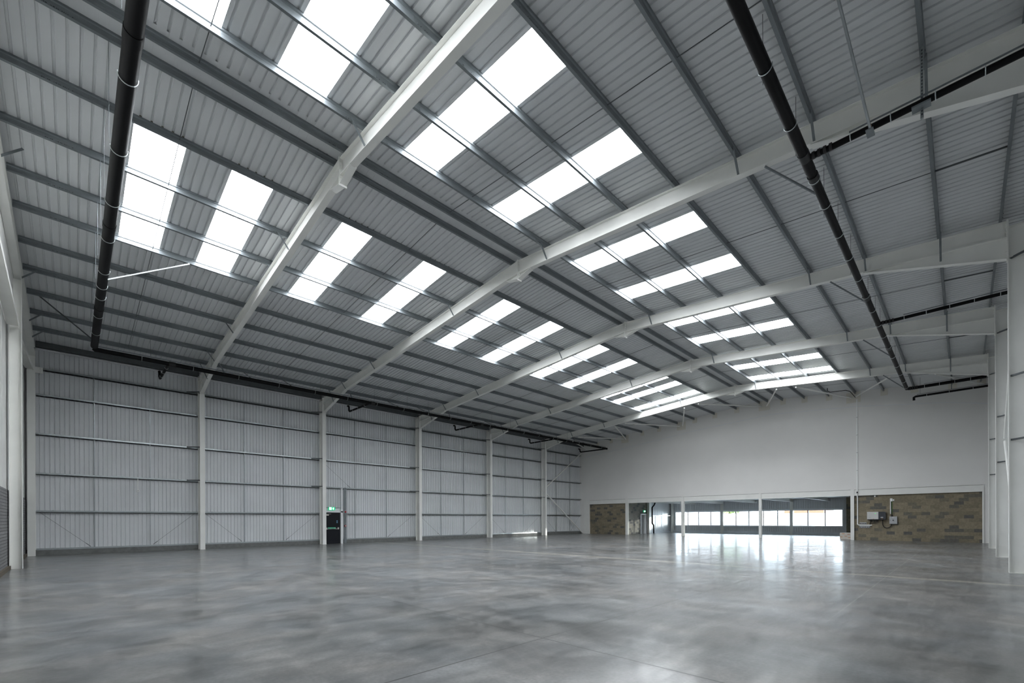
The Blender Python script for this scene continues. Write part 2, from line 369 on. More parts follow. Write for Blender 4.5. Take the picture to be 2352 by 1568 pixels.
# right wall behind the deep columns and the gable behind the camera
mb = MB(); mb.box(-1.6, 41.3, -1.85, -1.7, 0, 11.2)
struct('wall_right', mb, 'clad', 'grey wall behind the white columns at the right edge', 'wall')
mb = MB(); mb.box(-1.75, -1.56, -1.85, 31, 2.67, 11.6)
for y in (2.2, 6.4, 10.6, 14.8, 16.9, 19, 21.1, 25.3, 27.4, 29.5): mb.box(-1.56, -1.553, y, y + .02, 2.67, 11)
mb.box(-1.56, -1.40, -1.85, 31, 9.0, 11.2)
struct('wall_gable', mb, 'gable', 'off-white panelled gable wall above the grey dado at left edge', 'wall')
mb = MB(); mb.box(-1.75, -1.54, -1.85, 31, .12, 2.67)
struct('wall_dado', mb, 'dadow', 'ribbed dark grey dado along the foot of the gable wall', 'wall')
mb = MB(); mb.box(-1.75, -1.47, -1.85, 30.6, 0, .12)
struct('baseboard_gable', mb, 'dado', 'brownish plinth strip at the foot of the grey dado', 'baseboard')

# plastered end wall with the openings below
XF = 41.06
mb = MB(); mb.prism([(-1.9, 3.71), (31, 3.71), (31, 9.9 + .2), (YRIDGE, 11.75), (-1.9, 10.6)], (XF, 0, 0), (XF + .3, 0, 0), (0, 1, 0), (0, 0, 1))
struct('wall_far', mb, 'plaster', 'large smooth white plastered end wall above the opening', 'wall')
# faint raised tape line following the roof
mb = MB()
for a, b in (((30, 8.55), (25.05, 8.98)), ((25.05, 8.98), (17.28, 9.78)), ((17.28, 9.78), (11.1, 10.2)), ((11.1, 10.2), (5.6, 9.82)), ((5.6, 9.82), (.8, 9.22)), ((.8, 9.22), (-1.3, 8.75))):
    mb.bar((XF - .004, a[0], a[1]), (XF - .004, b[0], b[1]), .02, .045)
struct('trim_1', mb, 'frame', 'faint pale jointing line under the roof on the plastered wall', 'wall trim')
mb = MB(); mb.box(41.2, 41.4, 24.75, 29.95, 0, 3.85)
struct('wall_block_1', mb, 'blocky', 'brown blockwork infill at the clad-wall end of the plastered wall', 'wall')
mb = MB(); mb.box(41.2, 41.4, -.95, 5.72, 0, 3.85)
struct('wall_block_2', mb, 'blocky', 'brown blockwork infill carrying the electrical boxes', 'wall')
mb = MB(); mb.box(41.1, 41.4, -1.85, -.86, 0, 3.72)
mb.box(41.1, 41.4, 29.9, 31.0, 0, 3.72)
struct('wall_block_3', mb, 'plaster', 'white returns at both ends of the blockwork under the plaster', 'wall')
# beams and posts of the end wall
def ipost(mb, x, y, z1, b, d): mb.ibeam((x, y, 0), (x, y, z1), (0, 1, 0), (1, 0, 0), d, b, .012, .010)
def beam(y0, y1, i, label):
    mb = MB(); mb.box(XF + .02, XF + .2, y0, y1, 3.29, 3.69)
    mb.box(XF + .0, XF + .22, y0, y1, 3.27, 3.30)
    tag(mb.build('lintel_beam', 'steel'), label, 'beam', 'beams under the plastered wall', 'thing')
POSTS = [24.64, 18.67, 12.0, 5.79]
beam(24.74, 29.35, 0, 'white steel beam over the blockwork near the clad wall')
beam(18.77, 24.54, 1, 'white steel beam over the grey block side room door bay')
beam(12.1, 18.57, 2, 'white steel beam over the middle of the wide opening')
beam(5.89, 11.9, 3, 'white steel beam over the opening end beside the cardboard box')
beam(-.86, 5.69, 4, 'white steel beam over the blockwork with electrical boxes')
for y, w, lab in ((24.64, .28, 'white steel post at the brown blockwork edge of the opening'), (18.67, .26, 'white steel post left of the middle of the opening'),
                  (12.0, .2, 'white steel post standing in the middle of the opening'), (5.79, .22, 'white steel post between cardboard box and electrical boxes')):
    mb = MB(); ipost(mb, XF - .02, y, 3.71, w, .22); tag(mb.build('steel_post', 'steel'), lab, 'post', 'posts under the plastered wall', 'thing')
mb = MB(); mb.box(XF, XF + .2, 29.35, 30.02, 0, 3.71); tag(mb.build('boxed_corner_post', 'steel'), 'wide white boxed post in the corner by the clad wall', 'post', 'posts under the plastered wall', 'thing')
mb = MB(); mb.box(XF - .02, XF + .15, -.9, -.82, 0, 3.69); tag(mb.build('slim_corner_post', 'steel'), 'slim white post at right end of the electrical blockwork', 'post', 'posts under the plastered wall', 'thing')

# ------------------------------------------------------------------ roof sheets and skylights
SW, AN = 1.0333, 1.09
SKY = [0, 2, 5, 8, 12, 15, 19, 22, 26, 28, 31]
rp = SW / 5
def roofpt(side, y, x, h):
    s = 1 if side == 'L' else -1
    return (x, y + s * SL * (PUR + h) * 0, ztop(y) + PUR + h)
mb = MB(); x = -1.7; cuts = [(AN + k * SW, AN + (k + 1) * SW) for k in SKY]
yend = {'L': (YRIDGE, 31.0), 'R': (YRIDGE, -2.0)}
gap = {'L': (13.87, 19.12), 'R': (10.27, 5.61)}
def strip(x0, x1, side, y0, y1, m=mb):
    p = ribbed(x0, x1, rp, .055, .034, .034, AN, 5)
    a, b = (y0, y1) if side == 'L' else (y1, y0)
    sheet(m, p, lambda q, h: roofpt(side, a, q, h), lambda q, h: roofpt(side, b, q, h))
edges = [-1.7] + [e for c in cuts for e in c] + [41.4]
for i in range(0, len(edges), 2):
    for s in 'LR': strip(edges[i], edges[i + 1], s, *yend[s])
for c in cuts:
    for s in 'LR':
        strip(c[0], c[1], s, yend[s][0], gap[s][0]); strip(c[0], c[1], s, gap[s][1], yend[s][1])
# ridge flashing and the outer skin over the insulation
mb.add([(-1.7, 11.2, ZR + PUR - .035), (41.4, 11.2, ZR + PUR - .035), (41.4, YRIDGE, ZR + PUR + .004), (-1.7, YRIDGE, ZR + PUR + .004), (41.4, 12.14, ZR + PUR - .035), (-1.7, 12.14, ZR + PUR - .035)], [(0, 3, 2, 1), (3, 5, 4, 2)])
struct('ceiling', mb, 'sheet', 'pale grey ribbed roof sheeting on both slopes', 'ceiling')
for i, c in enumerate(cuts):
    for s in 'LR':
        a, b = gap[s]; m = MB(); strip(c[0], c[1], s, a, b, m)
        if not in_view(lerp((c[0] + .5, a, ztop(a)), (c[0] + .5, b, ztop(b)))): continue
        lab = 'bright white skylight strip, %s from plaster wall on the %s' % (ORD[11 - i], SLOPE[s])
        t = thing('skylight', lab, 'skylight', (c[0] + .5, (a + b) / 2, ztop((a + b) / 2) + PUR), 'skylight strips of the roof', 'thing')
        m.build('translucent_sheet', 'sky', t)
        for ye in ((13.825, 19.11) if s == 'L' else (10.27, 5.56)):
            e = MB(); e.box(c[0] - .05, c[1] + .05, ye, ye + .04, ztop(ye) + PUR - .004, ztop(ye) + PUR + .036); e.build('foam_filler', 'foam', t)

# ------------------------------------------------------------------ purlins
ZPROF = thick([(.066, .182), (.066, .2), (0, .2), (0, .150), (.020, .132), (.020, .072), (0, .054), (0, 0), (.066, 0), (.066, .018)], .003)
def purlin_mesh(L, side, b):
    s = MB(); sl = -SL if side == 'L' else SL; n = math.sqrt(1 + SL * SL)
    ay = Vector((0, 1, sl)) / n; az = Vector((0, -sl, 1)) / n
    s.prism(ZPROF, (0, 0, 0), (L, 0, 0), ay, az)
    # lapped sleeve sections over the rafters at both ends
    sp = thick([(-.004, .19), (-.004, .152), (.016, .134), (.016, .070), (-.004, .052), (-.004, .004)], .003)
    if b > 0: s.prism(sp, (.0, 0, 0), (.62, 0, 0), ay, az)
    s.prism(sp, (L - .62, 0, 0), (L, 0, 0), ay, az)
    # bolt heads of the sleeves
    for q in (.3, .54, L - .54, L - .3):
        for h in (.03, .17): s.box(q - .012, q + .012, -.018, -.004, h - .012, h + .012)
    # faint stamped code along the web near both ends: quads that take the second material slot
    rnd = random.Random(b * 7 + (side == 'R')); s.marks = 0
    for q0 in (.75, L - .55):
        q = q0
        while q < q0 + (.5 if q0 < 1 else .22):
            w = rnd.uniform(.008, .026); h = rnd.uniform(.010, .016)
            if rnd.random() < .85:
                o = -.005 if q0 > 1 else -.001
                f = [Vector((q + a, 0, 0)) + ay * o + az * (.016 + c) for a, c in ((0, 0), (w, 0), (w, h), (0, h))]
                s.add(f, [(0, 1, 2, 3)]); s.marks += 1
            q += w + rnd.uniform(.006, .02)
    return s
cache = {}
for b in range(6):
    x0 = RX[b] + (0.1 if b == 0 else 0); x1 = RX[b + 1]
    for side, ys in (('L', PL), ('R', PR)):
        for i, y in enumerate(ys):
            z = ztop(y)
            if not in_view(lerp((x0, y, z), (x1, y, z))): continue
            lab = 'galvanised purlin, %s from ridge on the %s, %s' % (ORD[i + 1], SLOPE[side], bay(b))
            if (b, side) not in cache: 
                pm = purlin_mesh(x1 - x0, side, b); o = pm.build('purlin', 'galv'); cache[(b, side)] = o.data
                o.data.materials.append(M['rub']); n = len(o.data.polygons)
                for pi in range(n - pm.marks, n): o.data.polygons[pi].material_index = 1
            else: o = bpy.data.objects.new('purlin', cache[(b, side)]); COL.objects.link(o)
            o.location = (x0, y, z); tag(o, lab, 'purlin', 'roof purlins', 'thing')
# sag rods down the slope at mid bay, one between each pair of purlins
for b in range(6):
    xm = (RX[b] + RX[b + 1]) / 2 - (.05 if b else 0)
    for side, ys in (('L', PL), ('R', PR)):
        for i in range(len(ys) - 1):
            ya, yb = sorted((ys[i], ys[i + 1])); ha, hb = (.13, .07)
            p, q = (xm, ya + .03, ztop(ya) + .08), (xm, yb - .003, ztop(yb) + .08)
            if not in_view([p, q], 60): continue
            m = MB(); strut = side == 'R' and i >= 7
            if strut: m.bar(p, q, .034, .034)
            else: m.tube([p, q], .009, 6)
            lab = 'thin sag rod, %s gap below ridge, %s, %s' % (ORD[i + 1], SLOPE[side], bay(b))
            if strut: lab = 'dark strut, %s gap below ridge, %s, %s' % (ORD[i + 1], SLOPE[side], bay(b))
            tag(m.build('eaves_strut' if strut else 'sag_rod', 'dark'), lab, 'strut' if strut else 'tie rod', 'roof sag rods', 'thing')
# eaves beam and pale flashing above the clad wall
for b in range(6):
    x0, x1 = RX[b] + .12, RX[b + 1] - .12
    m = MB(); m.prism(thick([(.07, .0), (0, 0), (0, .22), (.07, .22)], .004), (x0, 29.98, 9.70), (x1, 29.98, 9.70), (0, 1, 0), (0, 0, 1))
    m.box(x0, x1, 30.1, 30.6, 9.74, 9.76)
    tag(m.build('eaves_beam', 'dark'), 'dark eaves beam above the clad wall, %s' % bay(b), 'eaves beam', 'eaves beams over the clad wall', 'thing')
    m = MB(); m.box(x0, x1, 30.40, 30.46, 9.645, 9.735); m.box(x0, x1, 30.40, 30.62, 9.72, 9.735)
    tag(m.build('eaves_flashing', 'frame'), 'pale flashing strip along the top of the clad wall, %s' % bay(b), 'flashing', 'eaves flashings over the clad wall', 'thing')

# ------------------------------------------------------------------ portal frames
RD, RB, CB, CD = .45, .19, .235, .53
def bolts(mb, x, y, zs, dy, sx=.07):
    for z in zs:
        for sgn in (-1, 1):
            mb.tube([(x + sgn * sx, y, z), (x + sgn * sx, y + dy, z)], .018, 6)
def frame(k):
    X = RX[k]
    t = thing('portal_frame', 'white steel portal frame with columns and rafters, %s' % fr(k), 'portal frame', (X, 14.5, 0), 'portal frames of the hall', 'thing')
    sx = (1, 0, 0)
    # columns
    m = MB(); m.ibeam((X, YL, .012), (X, YL, 9.72), sx, (0, 1, 0), CD, CB, .016, .012)
    m.box(X - .011, X + .011, YL, YL + .02, 8.9, 9.7)
    for z in (8.78, 9.55): m.box(X - CB / 2, X + CB / 2, YL + .016, YL + CD - .016, z - .008, z + .008)
    m.build('column', 'steel', t)
    m = MB(); m.ibeam((X, YR, .012), (X, YR, 10.03), sx, (0, -1, 0), .75, CB, .016, .012)
    m.box(X - CB / 2, X + CB / 2, YR - .02, YR, 10.03, 10.24); m.box(X - CB / 2, X + CB / 2, YR - .75, YR, 10.02, 10.035)
    for z in (9.14,): m.box(X - CB / 2, X + CB / 2, YR - .73, YR - .016, z - .008, z + .008)
    m.build('column', 'steel', t)
    for y, s in ((YL, 1), (YR, -1)):
        m = MB(); m.box(X - .13, X + .13, min(y, y + s * CD), max(y, y + s * CD), 0, .014); m.build('base_plate', 'steel', t)
    # rafters
    n = math.sqrt(1 + SL * SL)
    m = MB(); m.ibeam((X, YRIDGE, ZR), (X, YL - .02, ztop(YL - .02)), sx, (0, 0, -1), RD, RB); m.build('rafter', 'steel', t)
    m = MB(); m.ibeam((X, YRIDGE, ZR), (X, YR + .02, ztop(YR + .02)), sx, (0, 0, -1), RD, RB); m.build('rafter', 'steel', t)
    # eaves haunches: tapered cuttings under the rafters
    for y0, z0, y1, z1, s in ((26.6, 9.573, YL - .02, 8.757, 1), (2.4, 10.028, YR + .02, 9.117, -1)):
        m = MB(); za, zb = ztop(y0) - RD, ztop(y1) - RD
        m.ibeam((X, y0, za), (X, y1, zb), sx, (0, 0, -1), .03, RB, D1=zb - z1)
        m.build('haunch', 'steel', t)
    for y, s, z0, z1 in ((YL - .02, 1, 8.70, 9.72), (YR, -1, 9.07, 10.26)):
        m = MB(); m.box(X - .105, X + .105, min(y, y + .022), max(y, y + .022), z0, z1)
        bolts(m, X, y if s > 0 else y + .02, [z0 + .12, z0 + .28, z1 - .5, z1 - .36, z1 - .24, z1 - .12], -.03 if s > 0 else .03)
        m.build('end_plate', 'steel', t)
    # apex haunch and plate
    m = MB(); zb = ZR - RD
    for s in (1, -1):
        ya = YRIDGE + s * .62
        m.ibeam((X, ya, ztop(ya) - RD), (X, YRIDGE, zb), sx, (0, 0, -1), .03, RB, D1=.235)
    m.build('apex_haunch', 'steel', t)
    m = MB(); m.box(X - .105, X + .105, YRIDGE - .022, YRIDGE + .022, ZR - .73, ZR + .03)
    bolts(m, X, YRIDGE - .022, [ZR - z for z in (.1, .2, .3, .42, .55)], -.025); bolts(m, X, YRIDGE + .022, [ZR - z for z in (.1, .2, .3, .42, .55)], .025)
    m.build('apex_plate', 'steel', t)
    # rafter stays: flat bars from purlin to the bottom flange, both sides
    for y in (15.65, 22.8, 26.45, 28.2, 10.27, 3.95, 2.35, .5):
        side = -1
        za = ztop(y) + .06; zb = ztop(y) - RD + .03
        if y == 28.2: zb = 9.13
        if y == .5: zb = 9.62
        if y == 26.45: zb -= .02
        m = MB(); o = .42
        m.bar((X - o, y - .012, za), (X - .06, y - .012, zb), .006, .05, (0, 1, 0)); m.bar((X - o, y - .03, za), (X - .06, y - .03, zb), .045, .006, (0, 1, 0))
        m.build('rafter_stay', 'galv', t)
    # column stays back to the side rails
    for z in (8.78, 5.71, 3.86):
        m = MB(); m.bar((X - CB / 2, YL + .03, z), (X - .62, WL - .2, z + .01), .05, .05); m.build('rail_stay', 'dark', t)
        if z != 5.71 or True:
            m = MB(); m.bar((X - .05, YR - .06, z if z < 8 else 9.12), (X - .6, YR - .70, (z if z < 8 else 9.12) + .02), .05, .05); m.build('rail_stay', 'dark', t)
    return t
for k in range(1, 6): frame(k)

# gable frame by the left edge: post, corner column, rafter and the two ties
X = -1.30
t = thing('gable_frame', 'white steel gable frame with post and corner column at left edge', 'gable frame', (X, 22.4, 0), None, 'thing')
m = MB(); m.ibeam((-1.47, 22.47, 0), (-1.47, 22.47, 9.82), (1, 0, 0), (0, 1, 0), .01, .01)
m = MB(); m.ibeam((-1.2, 22.48, 0), (-1.2, 22.48, 9.80), (0, 1, 0), (-1, 0, 0), .30, .28, .012, .010); m.build('post', 'steel', t)
m = MB(); m.ibeam((-1.345, 30.25, 0), (-1.345, 30.25, 9.6), (1, 0, 0), (0, 1, 0), .32, .26, .014, .011); m.box(-1.475, -1.22, 30.2, 30.25, 0, 9.5); m.build('column', 'steel', t)
m = MB(); m.ibeam((-1.30, -1.0, ztop(-1)), (-1.30, YRIDGE, ZR), (1, 0, 0), (0, 0, -1), RD, RB); m.build('rafter', 'steel', t)
m = MB(); m.ibeam((-1.30, YRIDGE, ZR), (-1.30, 30.3, ztop(30.3)), (1, 0, 0), (0, 0, -1), RD, RB); m.build('rafter', 'steel', t)
m = MB(); m.bar((-1.40, 12, 8.95), (-1.40, 22.36, 8.19), .28, .03); m.bar((-1.262, 12, 8.95), (-1.262, 22.36, 8.19), .012, .16); m.build('tie_beam', 'steel', t)
m = MB(); m.bar((-1.40, 22.6, 8.0), (-1.40, 30.2, 8.66), .26, .03); m.bar((-1.27, 22.6, 8.0), (-1.27, 30.2, 8.66), .012, .14); m.build('tie_beam', 'steel', t)
m = MB(); m.box(-1.22, -.96, 30.2, 30.215, 8.5, 8.78)
for z in (8.57, 8.71): m.tube([(-1.05, 30.2, z), (-1.05, 30.17, z)], .018, 6)
m.build('cleat', 'steel', t)
for y in (16.5, 22.8, 26.45, 28.2):
    m = MB(); m.bar((-.85, y - .02, ztop(y) + .05), (-1.25, y - .02, ztop(y) - .36), .05, .012, (0, 1, 0)); m.build('rafter_stay', 'galv', t)

# ------------------------------------------------------------------ side rails of the clad wall
RZ = [.30, 2.09, 3.866, 5.72, 7.555, 8.79]
RY = 30.42
RN = ['base', 'second lowest', 'third lowest', 'third highest', 'second highest', 'topmost']
RPROF = thick([(.018, .066), (0, .066), (0, .045), (.018, .033), (.0, .021), (0, 0), (.018, 0)], .003)
def railprof(w=.20, h=.052):
    # a Z section lying on its side: the narrow flange faces the hall
    return thick([(0, -.018), (0, h), (w, h), (w, -.05)], .004)
for b in range(6):
    x0, x1 = RX[b] + (.1 if b == 0 else .0), RX[b + 1]
    for i, z in enumerate(RZ):
        if b == 2 and i == 1:   # cut around the fire exit
            x0q, x1q = 13.62, x1
        elif b == 2 and i == 0: x0q, x1q = 13.45, x1
        else: x0q, x1q = x0, x1
        m = MB(); m.prism(railprof(), (x0q, RY, z - .026), (x1q, RY, z - .026), (0, 1, 0), (0, 0, 1))
        for q in (x0q + .55, x1q - .6): m.box(q - .03, q + .03, RY - .004, RY + .02, z - .05, z + .045)
        tag(m.build('side_rail', 'rail'), 'galvanised %s side rail of the clad wall, %s' % (RN[i], bay(b)), 'side rail', 'side rails of the clad wall', 'thing')
VB = [(.80, 2.965), (7.41, 9.61), (14.37, 16.8), (21.8, 24.2), (29.21, 31.66), (36.7, 39.03)]
for b in range(6):
    for j, x in enumerate(VB[b]):
        t = thing('rail_spacer', 'thin vertical spacer bar, %s one in the %s' % (('gable-side', 'plaster-side')[j], bay(b)), 'spacer bar', (x, RY + .1, .3), 'spacer bars between side rails', 'thing')
        for i in range(5):
            m = MB(); m.box(x - .016, x + .016, RY + .05, RY + .095, RZ[i] + .03, RZ[i + 1] - .04)
            m.box(x - .05, x + .05, RY + .03, RY + .12, RZ[i] + .028, RZ[i] + .034)
            m.build('bar', 'rail', t)
    # diagonal wires of the lowest lift
    L = RX[b] + .2; R = RX[b + 1] - .25
    for j, (p, q) in enumerate((((L, RZ[1] - .05), (VB[b][0] - .15, RZ[0] + .06)), ((R, RZ[1] - .05), (VB[b][1] + .12, RZ[0] + .06)))):
        if b == 2 and j == 0: p, q = (12.15, 5.5), (14.0, 3.9)
        m = MB(); m.tube([(p[0], RY + .06, p[1]), (q[0], RY + .06, q[1])], .006, 5)
        d = Vector((p[0] - q[0], 0, p[1] - q[1])).normalized()
        m.tube([(q[0], RY + .06, q[1]), (q[0] + d.x * .25, RY + .06, q[1] + d.z * .25)], .014, 6)
        lab = 'thin low tie wire on clad wall, %s end of %s' % (('gable-side', 'plaster-side')[j], bay(b))
        if b == 2 and j == 0: lab = 'thin diagonal tie wire above the fire exit on the clad wall'
        tag(m.build('tie_wire', 'dark'), lab, 'tie wire', 'tie wires of the clad wall', 'thing')
# diagonal bracing tubes in the last bay
m = MB(); m.tube([(34.55, 30.2, 4.42), (41.0, 30.2, .06)], .057, 10); m.box(34.4, 34.75, 30.19, 30.21, 4.2, 4.7); tag(m.build('brace_tube', 'steel'), 'white diagonal tube falling to the corner at the clad wall', 'brace', 'wall braces', 'thing')
m = MB(); m.tube([(34.55, 30.2, 4.80), (41.0, 30.2, 9.2)], .057, 10); m.box(34.4, 34.75, 30.19, 30.21, 4.7, 5.15); tag(m.build('brace_tube', 'steel'), 'white diagonal tube rising to the roof corner at the clad wall', 'brace', 'wall braces', 'thing')
m = MB(); m.tube([(26.1, -1.15, 4.72), (20.6, -1.15, 9.0)], .05, 8); tag(m.build('brace_tube', 'steel'), 'white brace tube rising behind the nearest right-hand column', 'brace', 'wall braces', 'thing')
m = MB(); m.tube([(26.1, -1.15, 4.6), (20.6, -1.15, .6)], .05, 8); tag(m.build('brace_tube', 'steel'), 'white brace tube falling behind the nearest right-hand column', 'brace', 'wall braces', 'thing')
# roof wind bracing between last frame and plastered wall
WB = [((34.4, 26.5, 9.12), (41, 29.6, 9.45), 'from last rafter down to the clad wall corner'),
      ((34.4, 25.84, 9.46), (41, 24.95, 9.98), 'to the plate nearest the clad wall, first of its pair'), ((34.4, 21.8, 9.88), (41, 24.65, 9.93), 'to the plate nearest the clad wall, second of its pair'),
      ((34.4, 20.75, 9.97), (41, 18.87, 10.39), 'to the second plate from the clad wall, first of its pair'), ((34.4, 15.46, 10.36), (41, 18.6, 10.39), 'to the second plate from the clad wall, second of its pair'),
      ((34.4, 14.36, 10.48), (41, 11.85, 10.98), 'to the plate under the ridge, first of its pair'), ((34.4, 9.0, 10.47), (41, 11.46, 10.96), 'to the plate under the ridge, second of its pair'),
      ((34.4, 7.86, 10.37), (41, 5.81, 10.49), 'to the plate above the conduit, first of its pair'), ((34.4, 3.05, 9.96), (41, 5.61, 10.51), 'to the plate above the conduit, second of its pair'),
      ((34.4, 1.1, 9.66), (41, -.93, 10.0), 'at right end above the black pipes')]
for a, b, w in WB:
    m = MB(); m.tube([a, b], .05, 10); tag(m.build('wind_brace', 'steel'), 'white roof brace tube ' + w, 'brace', 'roof wind braces', 'thing')
# purlin end plates on the plastered wall
wide = {24.65: .42, 19.09: .42, 11.97: .42, 5.56: .44}
for side, ys in (('L', PL), ('R', PR)):
    for i, y in enumerate(ys):
        if y == 11.37: continue
        z = ztop(y); w = .2 if y not in wide else .42; c = y if y not in wide else {24.65: 24.8, 19.09: 18.75, 11.97: 11.65, 5.56: 5.7}[y]
        lo = .62 if y in wide else .30
        m = MB(); m.box(XF - .025, XF, c - w, c + w, z - lo, z + .14); m.tube([(XF - .03, c - w * .6, z - lo + .07), (XF - .02, c - w * .6, z - lo + .07)], .022, 6)
        tag(m.build('fire_collar_board', 'pad'), 'cream board on the plastered wall around the %s purlin from ridge, %s' % (ORD[i + 1], SLOPE[side]), 'board', 'boards around purlin ends', 'thing')

# ------------------------------------------------------------------ black rainwater pipes
def arc(c, a, b, r, n=6):
    """elbow points from c + a*r to c + b*r about the inner corner"""
    c, a, b = Vector(c), Vector(a), Vector(b); o = c + (a + b) * r
    return [o - b * r * math.cos(i / n * math.pi / 2) - a * r * math.sin(i / n * math.pi / 2) for i in range(n + 1)]
def ring_clip(p, axis, r, hang, name='pipe_clip'):
    """clip ring round a pipe and the two short lugs up to its rail"""
    m = MB(); p = Vector(p); ax = Vector(axis).normalized(); sd = ax.cross(Vector((0, 0, 1))).normalized()
    pts = [p + sd * math.cos(a) * r + Vector((0, 0, 1)) * math.sin(a) * r for a in [math.pi + i * math.pi / 10 for i in range(11)]]
    pts = [pts[0] + Vector((0, 0, hang))] + pts + [pts[-1] + Vector((0, 0, hang))]
    m.tube(pts, .009, 5)
    return m
def rod(p, z1, r=.006): return MB().tube([p, (p[0], p[1], z1)], r, 5)
def pipe(name, label, pts, r, group='black rainwater pipes'):
    o = MB().tube(pts, r, 18).build(name, 'black'); return tag(o, label, 'pipe', group, 'thing')
ZP = 9.2
# A: across the hall near the gable
t = thing('rainwater_pipe', 'thick black pipe crossing the roof beside the gable at left', 'pipe', (.70, 15, ZP), 'black rainwater pipes', 'thing')
MB().tube([(.70, 3.0, ZP), (.70, 26.5, ZP)], .125, 22).build('pipe_run', 'black', t)
for y in (9.0, 15.3, 21.6): MB().tube([(.70, y, ZP), (.70, y + .22, ZP)], .134, 22).build('coupling', 'black', t)
for y in (10.03, 12.1, 14.18, 16.1, 18.27, 19.49, 20.48, 22.37, 24.48): ring_clip((.70, y, ZP), (0, 1, 0), .137, .03).build('clip', 'zinc', t)
for y in (8.78, 11.97, 13.8, 15.65, 17.48, 19.09, 21.0, 22.8, 24.65): rod((.54, y - .02, ZP), ztop(y) + .03, .005).build('hanger_rod', 'galv', t)
# B: along the clad wall under the eaves
BY, BZ = 26.6, 9.09
t = thing('rainwater_pipe', 'long black pipe running along the clad wall under the eaves', 'pipe', (20, BY, BZ), 'black rainwater pipes', 'thing')
MB().tube([(.70, BY, BZ + .05), (.75, BY, BZ), (40.43, BY, BZ)], .105, 18).build('pipe_run', 'black', t)
m = MB(); m.box(.7, 40.2, BY - .018, BY + .018, BZ + .145, BZ + .18); m.build('support_rail', 'galv', t)
x = 2.3
while x < 40:
    ring_clip((x, BY, BZ), (1, 0, 0), .115, .06).build('clip', 'zinc', t); x += 1.95
for x in (2.6, 5.0, 7.6, 10.4, 13.8, 16.2, 17.9, 20.5, 23.9, 26.0, 28.5, 31.2, 33.6, 36.1, 38.5): rod((x, BY - .1, BZ + .17), ztop(26.45) + .04, .005).build('hanger_rod', 'dark', t)
for k in range(1, 6):
    m = MB(); m.bar((RX[k] + .1, BY - .25, 9.55), (RX[k] + .45, BY, BZ), .045, .045); m.build('strut', 'galv', t)
for x in (6.75, 8.8, 15.6, 18.0, 24.5, 30.0, 36.5):
    m = MB(); m.bar((x, BY, BZ + .1), (x + .1, 28.2, ztop(28.2) - .02), .03, .03); m.build('strut', 'dark', t)
def branch(x, y1, label, drop=0):
    t = thing('branch_pipe', label, 'pipe', (x, BY, BZ), 'outlet branches of the eaves pipe', 'thing')
    MB().tube([(x, BY, BZ), (x, BY + .2, BZ), (x, y1 - .18, BZ)] + arc((x, y1, BZ), (0, -1, 0), (0, 0, 1), .14)[::1] + [(x, y1, BZ + .3), (x, y1 + .06, BZ + .4), (x, y1 + .2, BZ + .42)], .06, 12).build('pipe_run', 'black', t)
    for q in (.25, .55, .8): ring_clip((x, BY + q * (y1 - BY), BZ), (0, 1, 0), .066, .02).build('clip', 'zinc', t)
    MB().tube([(x - .0, BY, BZ), (x + .25, BY, BZ)], .118, 16).build('tee_joint', 'rub', t)
for x, y1, w in ((3.3, 29.75, 'in the sixth bay from plaster wall'), (13.6, 29.75, 'above the fire exit bay'),
                 (22.8, 29.85, 'in the third bay from plaster wall'), (32.0, 29.9, 'in the second bay from plaster wall')):
    branch(x, y1, 'black branch pipe at the clad wall eaves ' + w)
pipe('branch_pipe', 'black end pipe turning back to the clad wall by the plastered wall', [(40.43, BY - .02, BZ), (40.43, BY + .2, BZ), (40.3, 29.9, BZ), (40.3, 30.02, BZ + .1), (40.3, 30.04, BZ + .32), (40.25, 30.2, BZ + .38)], .065, 'outlet branches of the eaves pipe')
# C: along the hall under the short slope
CY, CZ = 2.35, 9.25
t = thing('rainwater_pipe', 'black pipe running lengthwise under the short roof slope', 'pipe', (18, CY, CZ), 'black rainwater pipes', 'thing')
MB().tube([(4.0, CY, CZ), (11.6, CY, CZ)], .098, 20).build('pipe_run', 'black', t)
MB().tube([(11.6, CY, CZ), (35.16, CY, CZ)], .088, 20).build('pipe_run', 'black', t)
for x in (10.9, 11.75, 19.5, 26.0): MB().tube([(x, CY, CZ), (x + .25, CY, CZ)], .106, 20).build('coupling', 'rub', t)
for x in (8.4, 9.96, 11.94, 13.1, 14.7, 16.2, 17.85, 19.45, 20.92, 22.63, 24.2, 25.9, 27.6, 29.4, 31.2, 33.0, 34.6): ring_clip((x, CY, CZ), (1, 0, 0), .108, .03).build('clip', 'zinc', t)
for x in (8.7, 10.9, 13.6, 15.4, 17.4, 21.0, 22.9, 24.4, 27.9, 30.2, 32.5): rod((x, CY + .12, CZ), ztop(2.35) + .02, .005).build('hanger_rod', 'dark', t)
for k in (2, 3, 4, 5):
    m = MB(); m.bar((RX[k] - .02, CY + 1.0, ztop(CY + 1) - RD - .02), (RX[k] + .55, CY + .08, CZ), .035, .035); m.build('strut', 'galv', t)
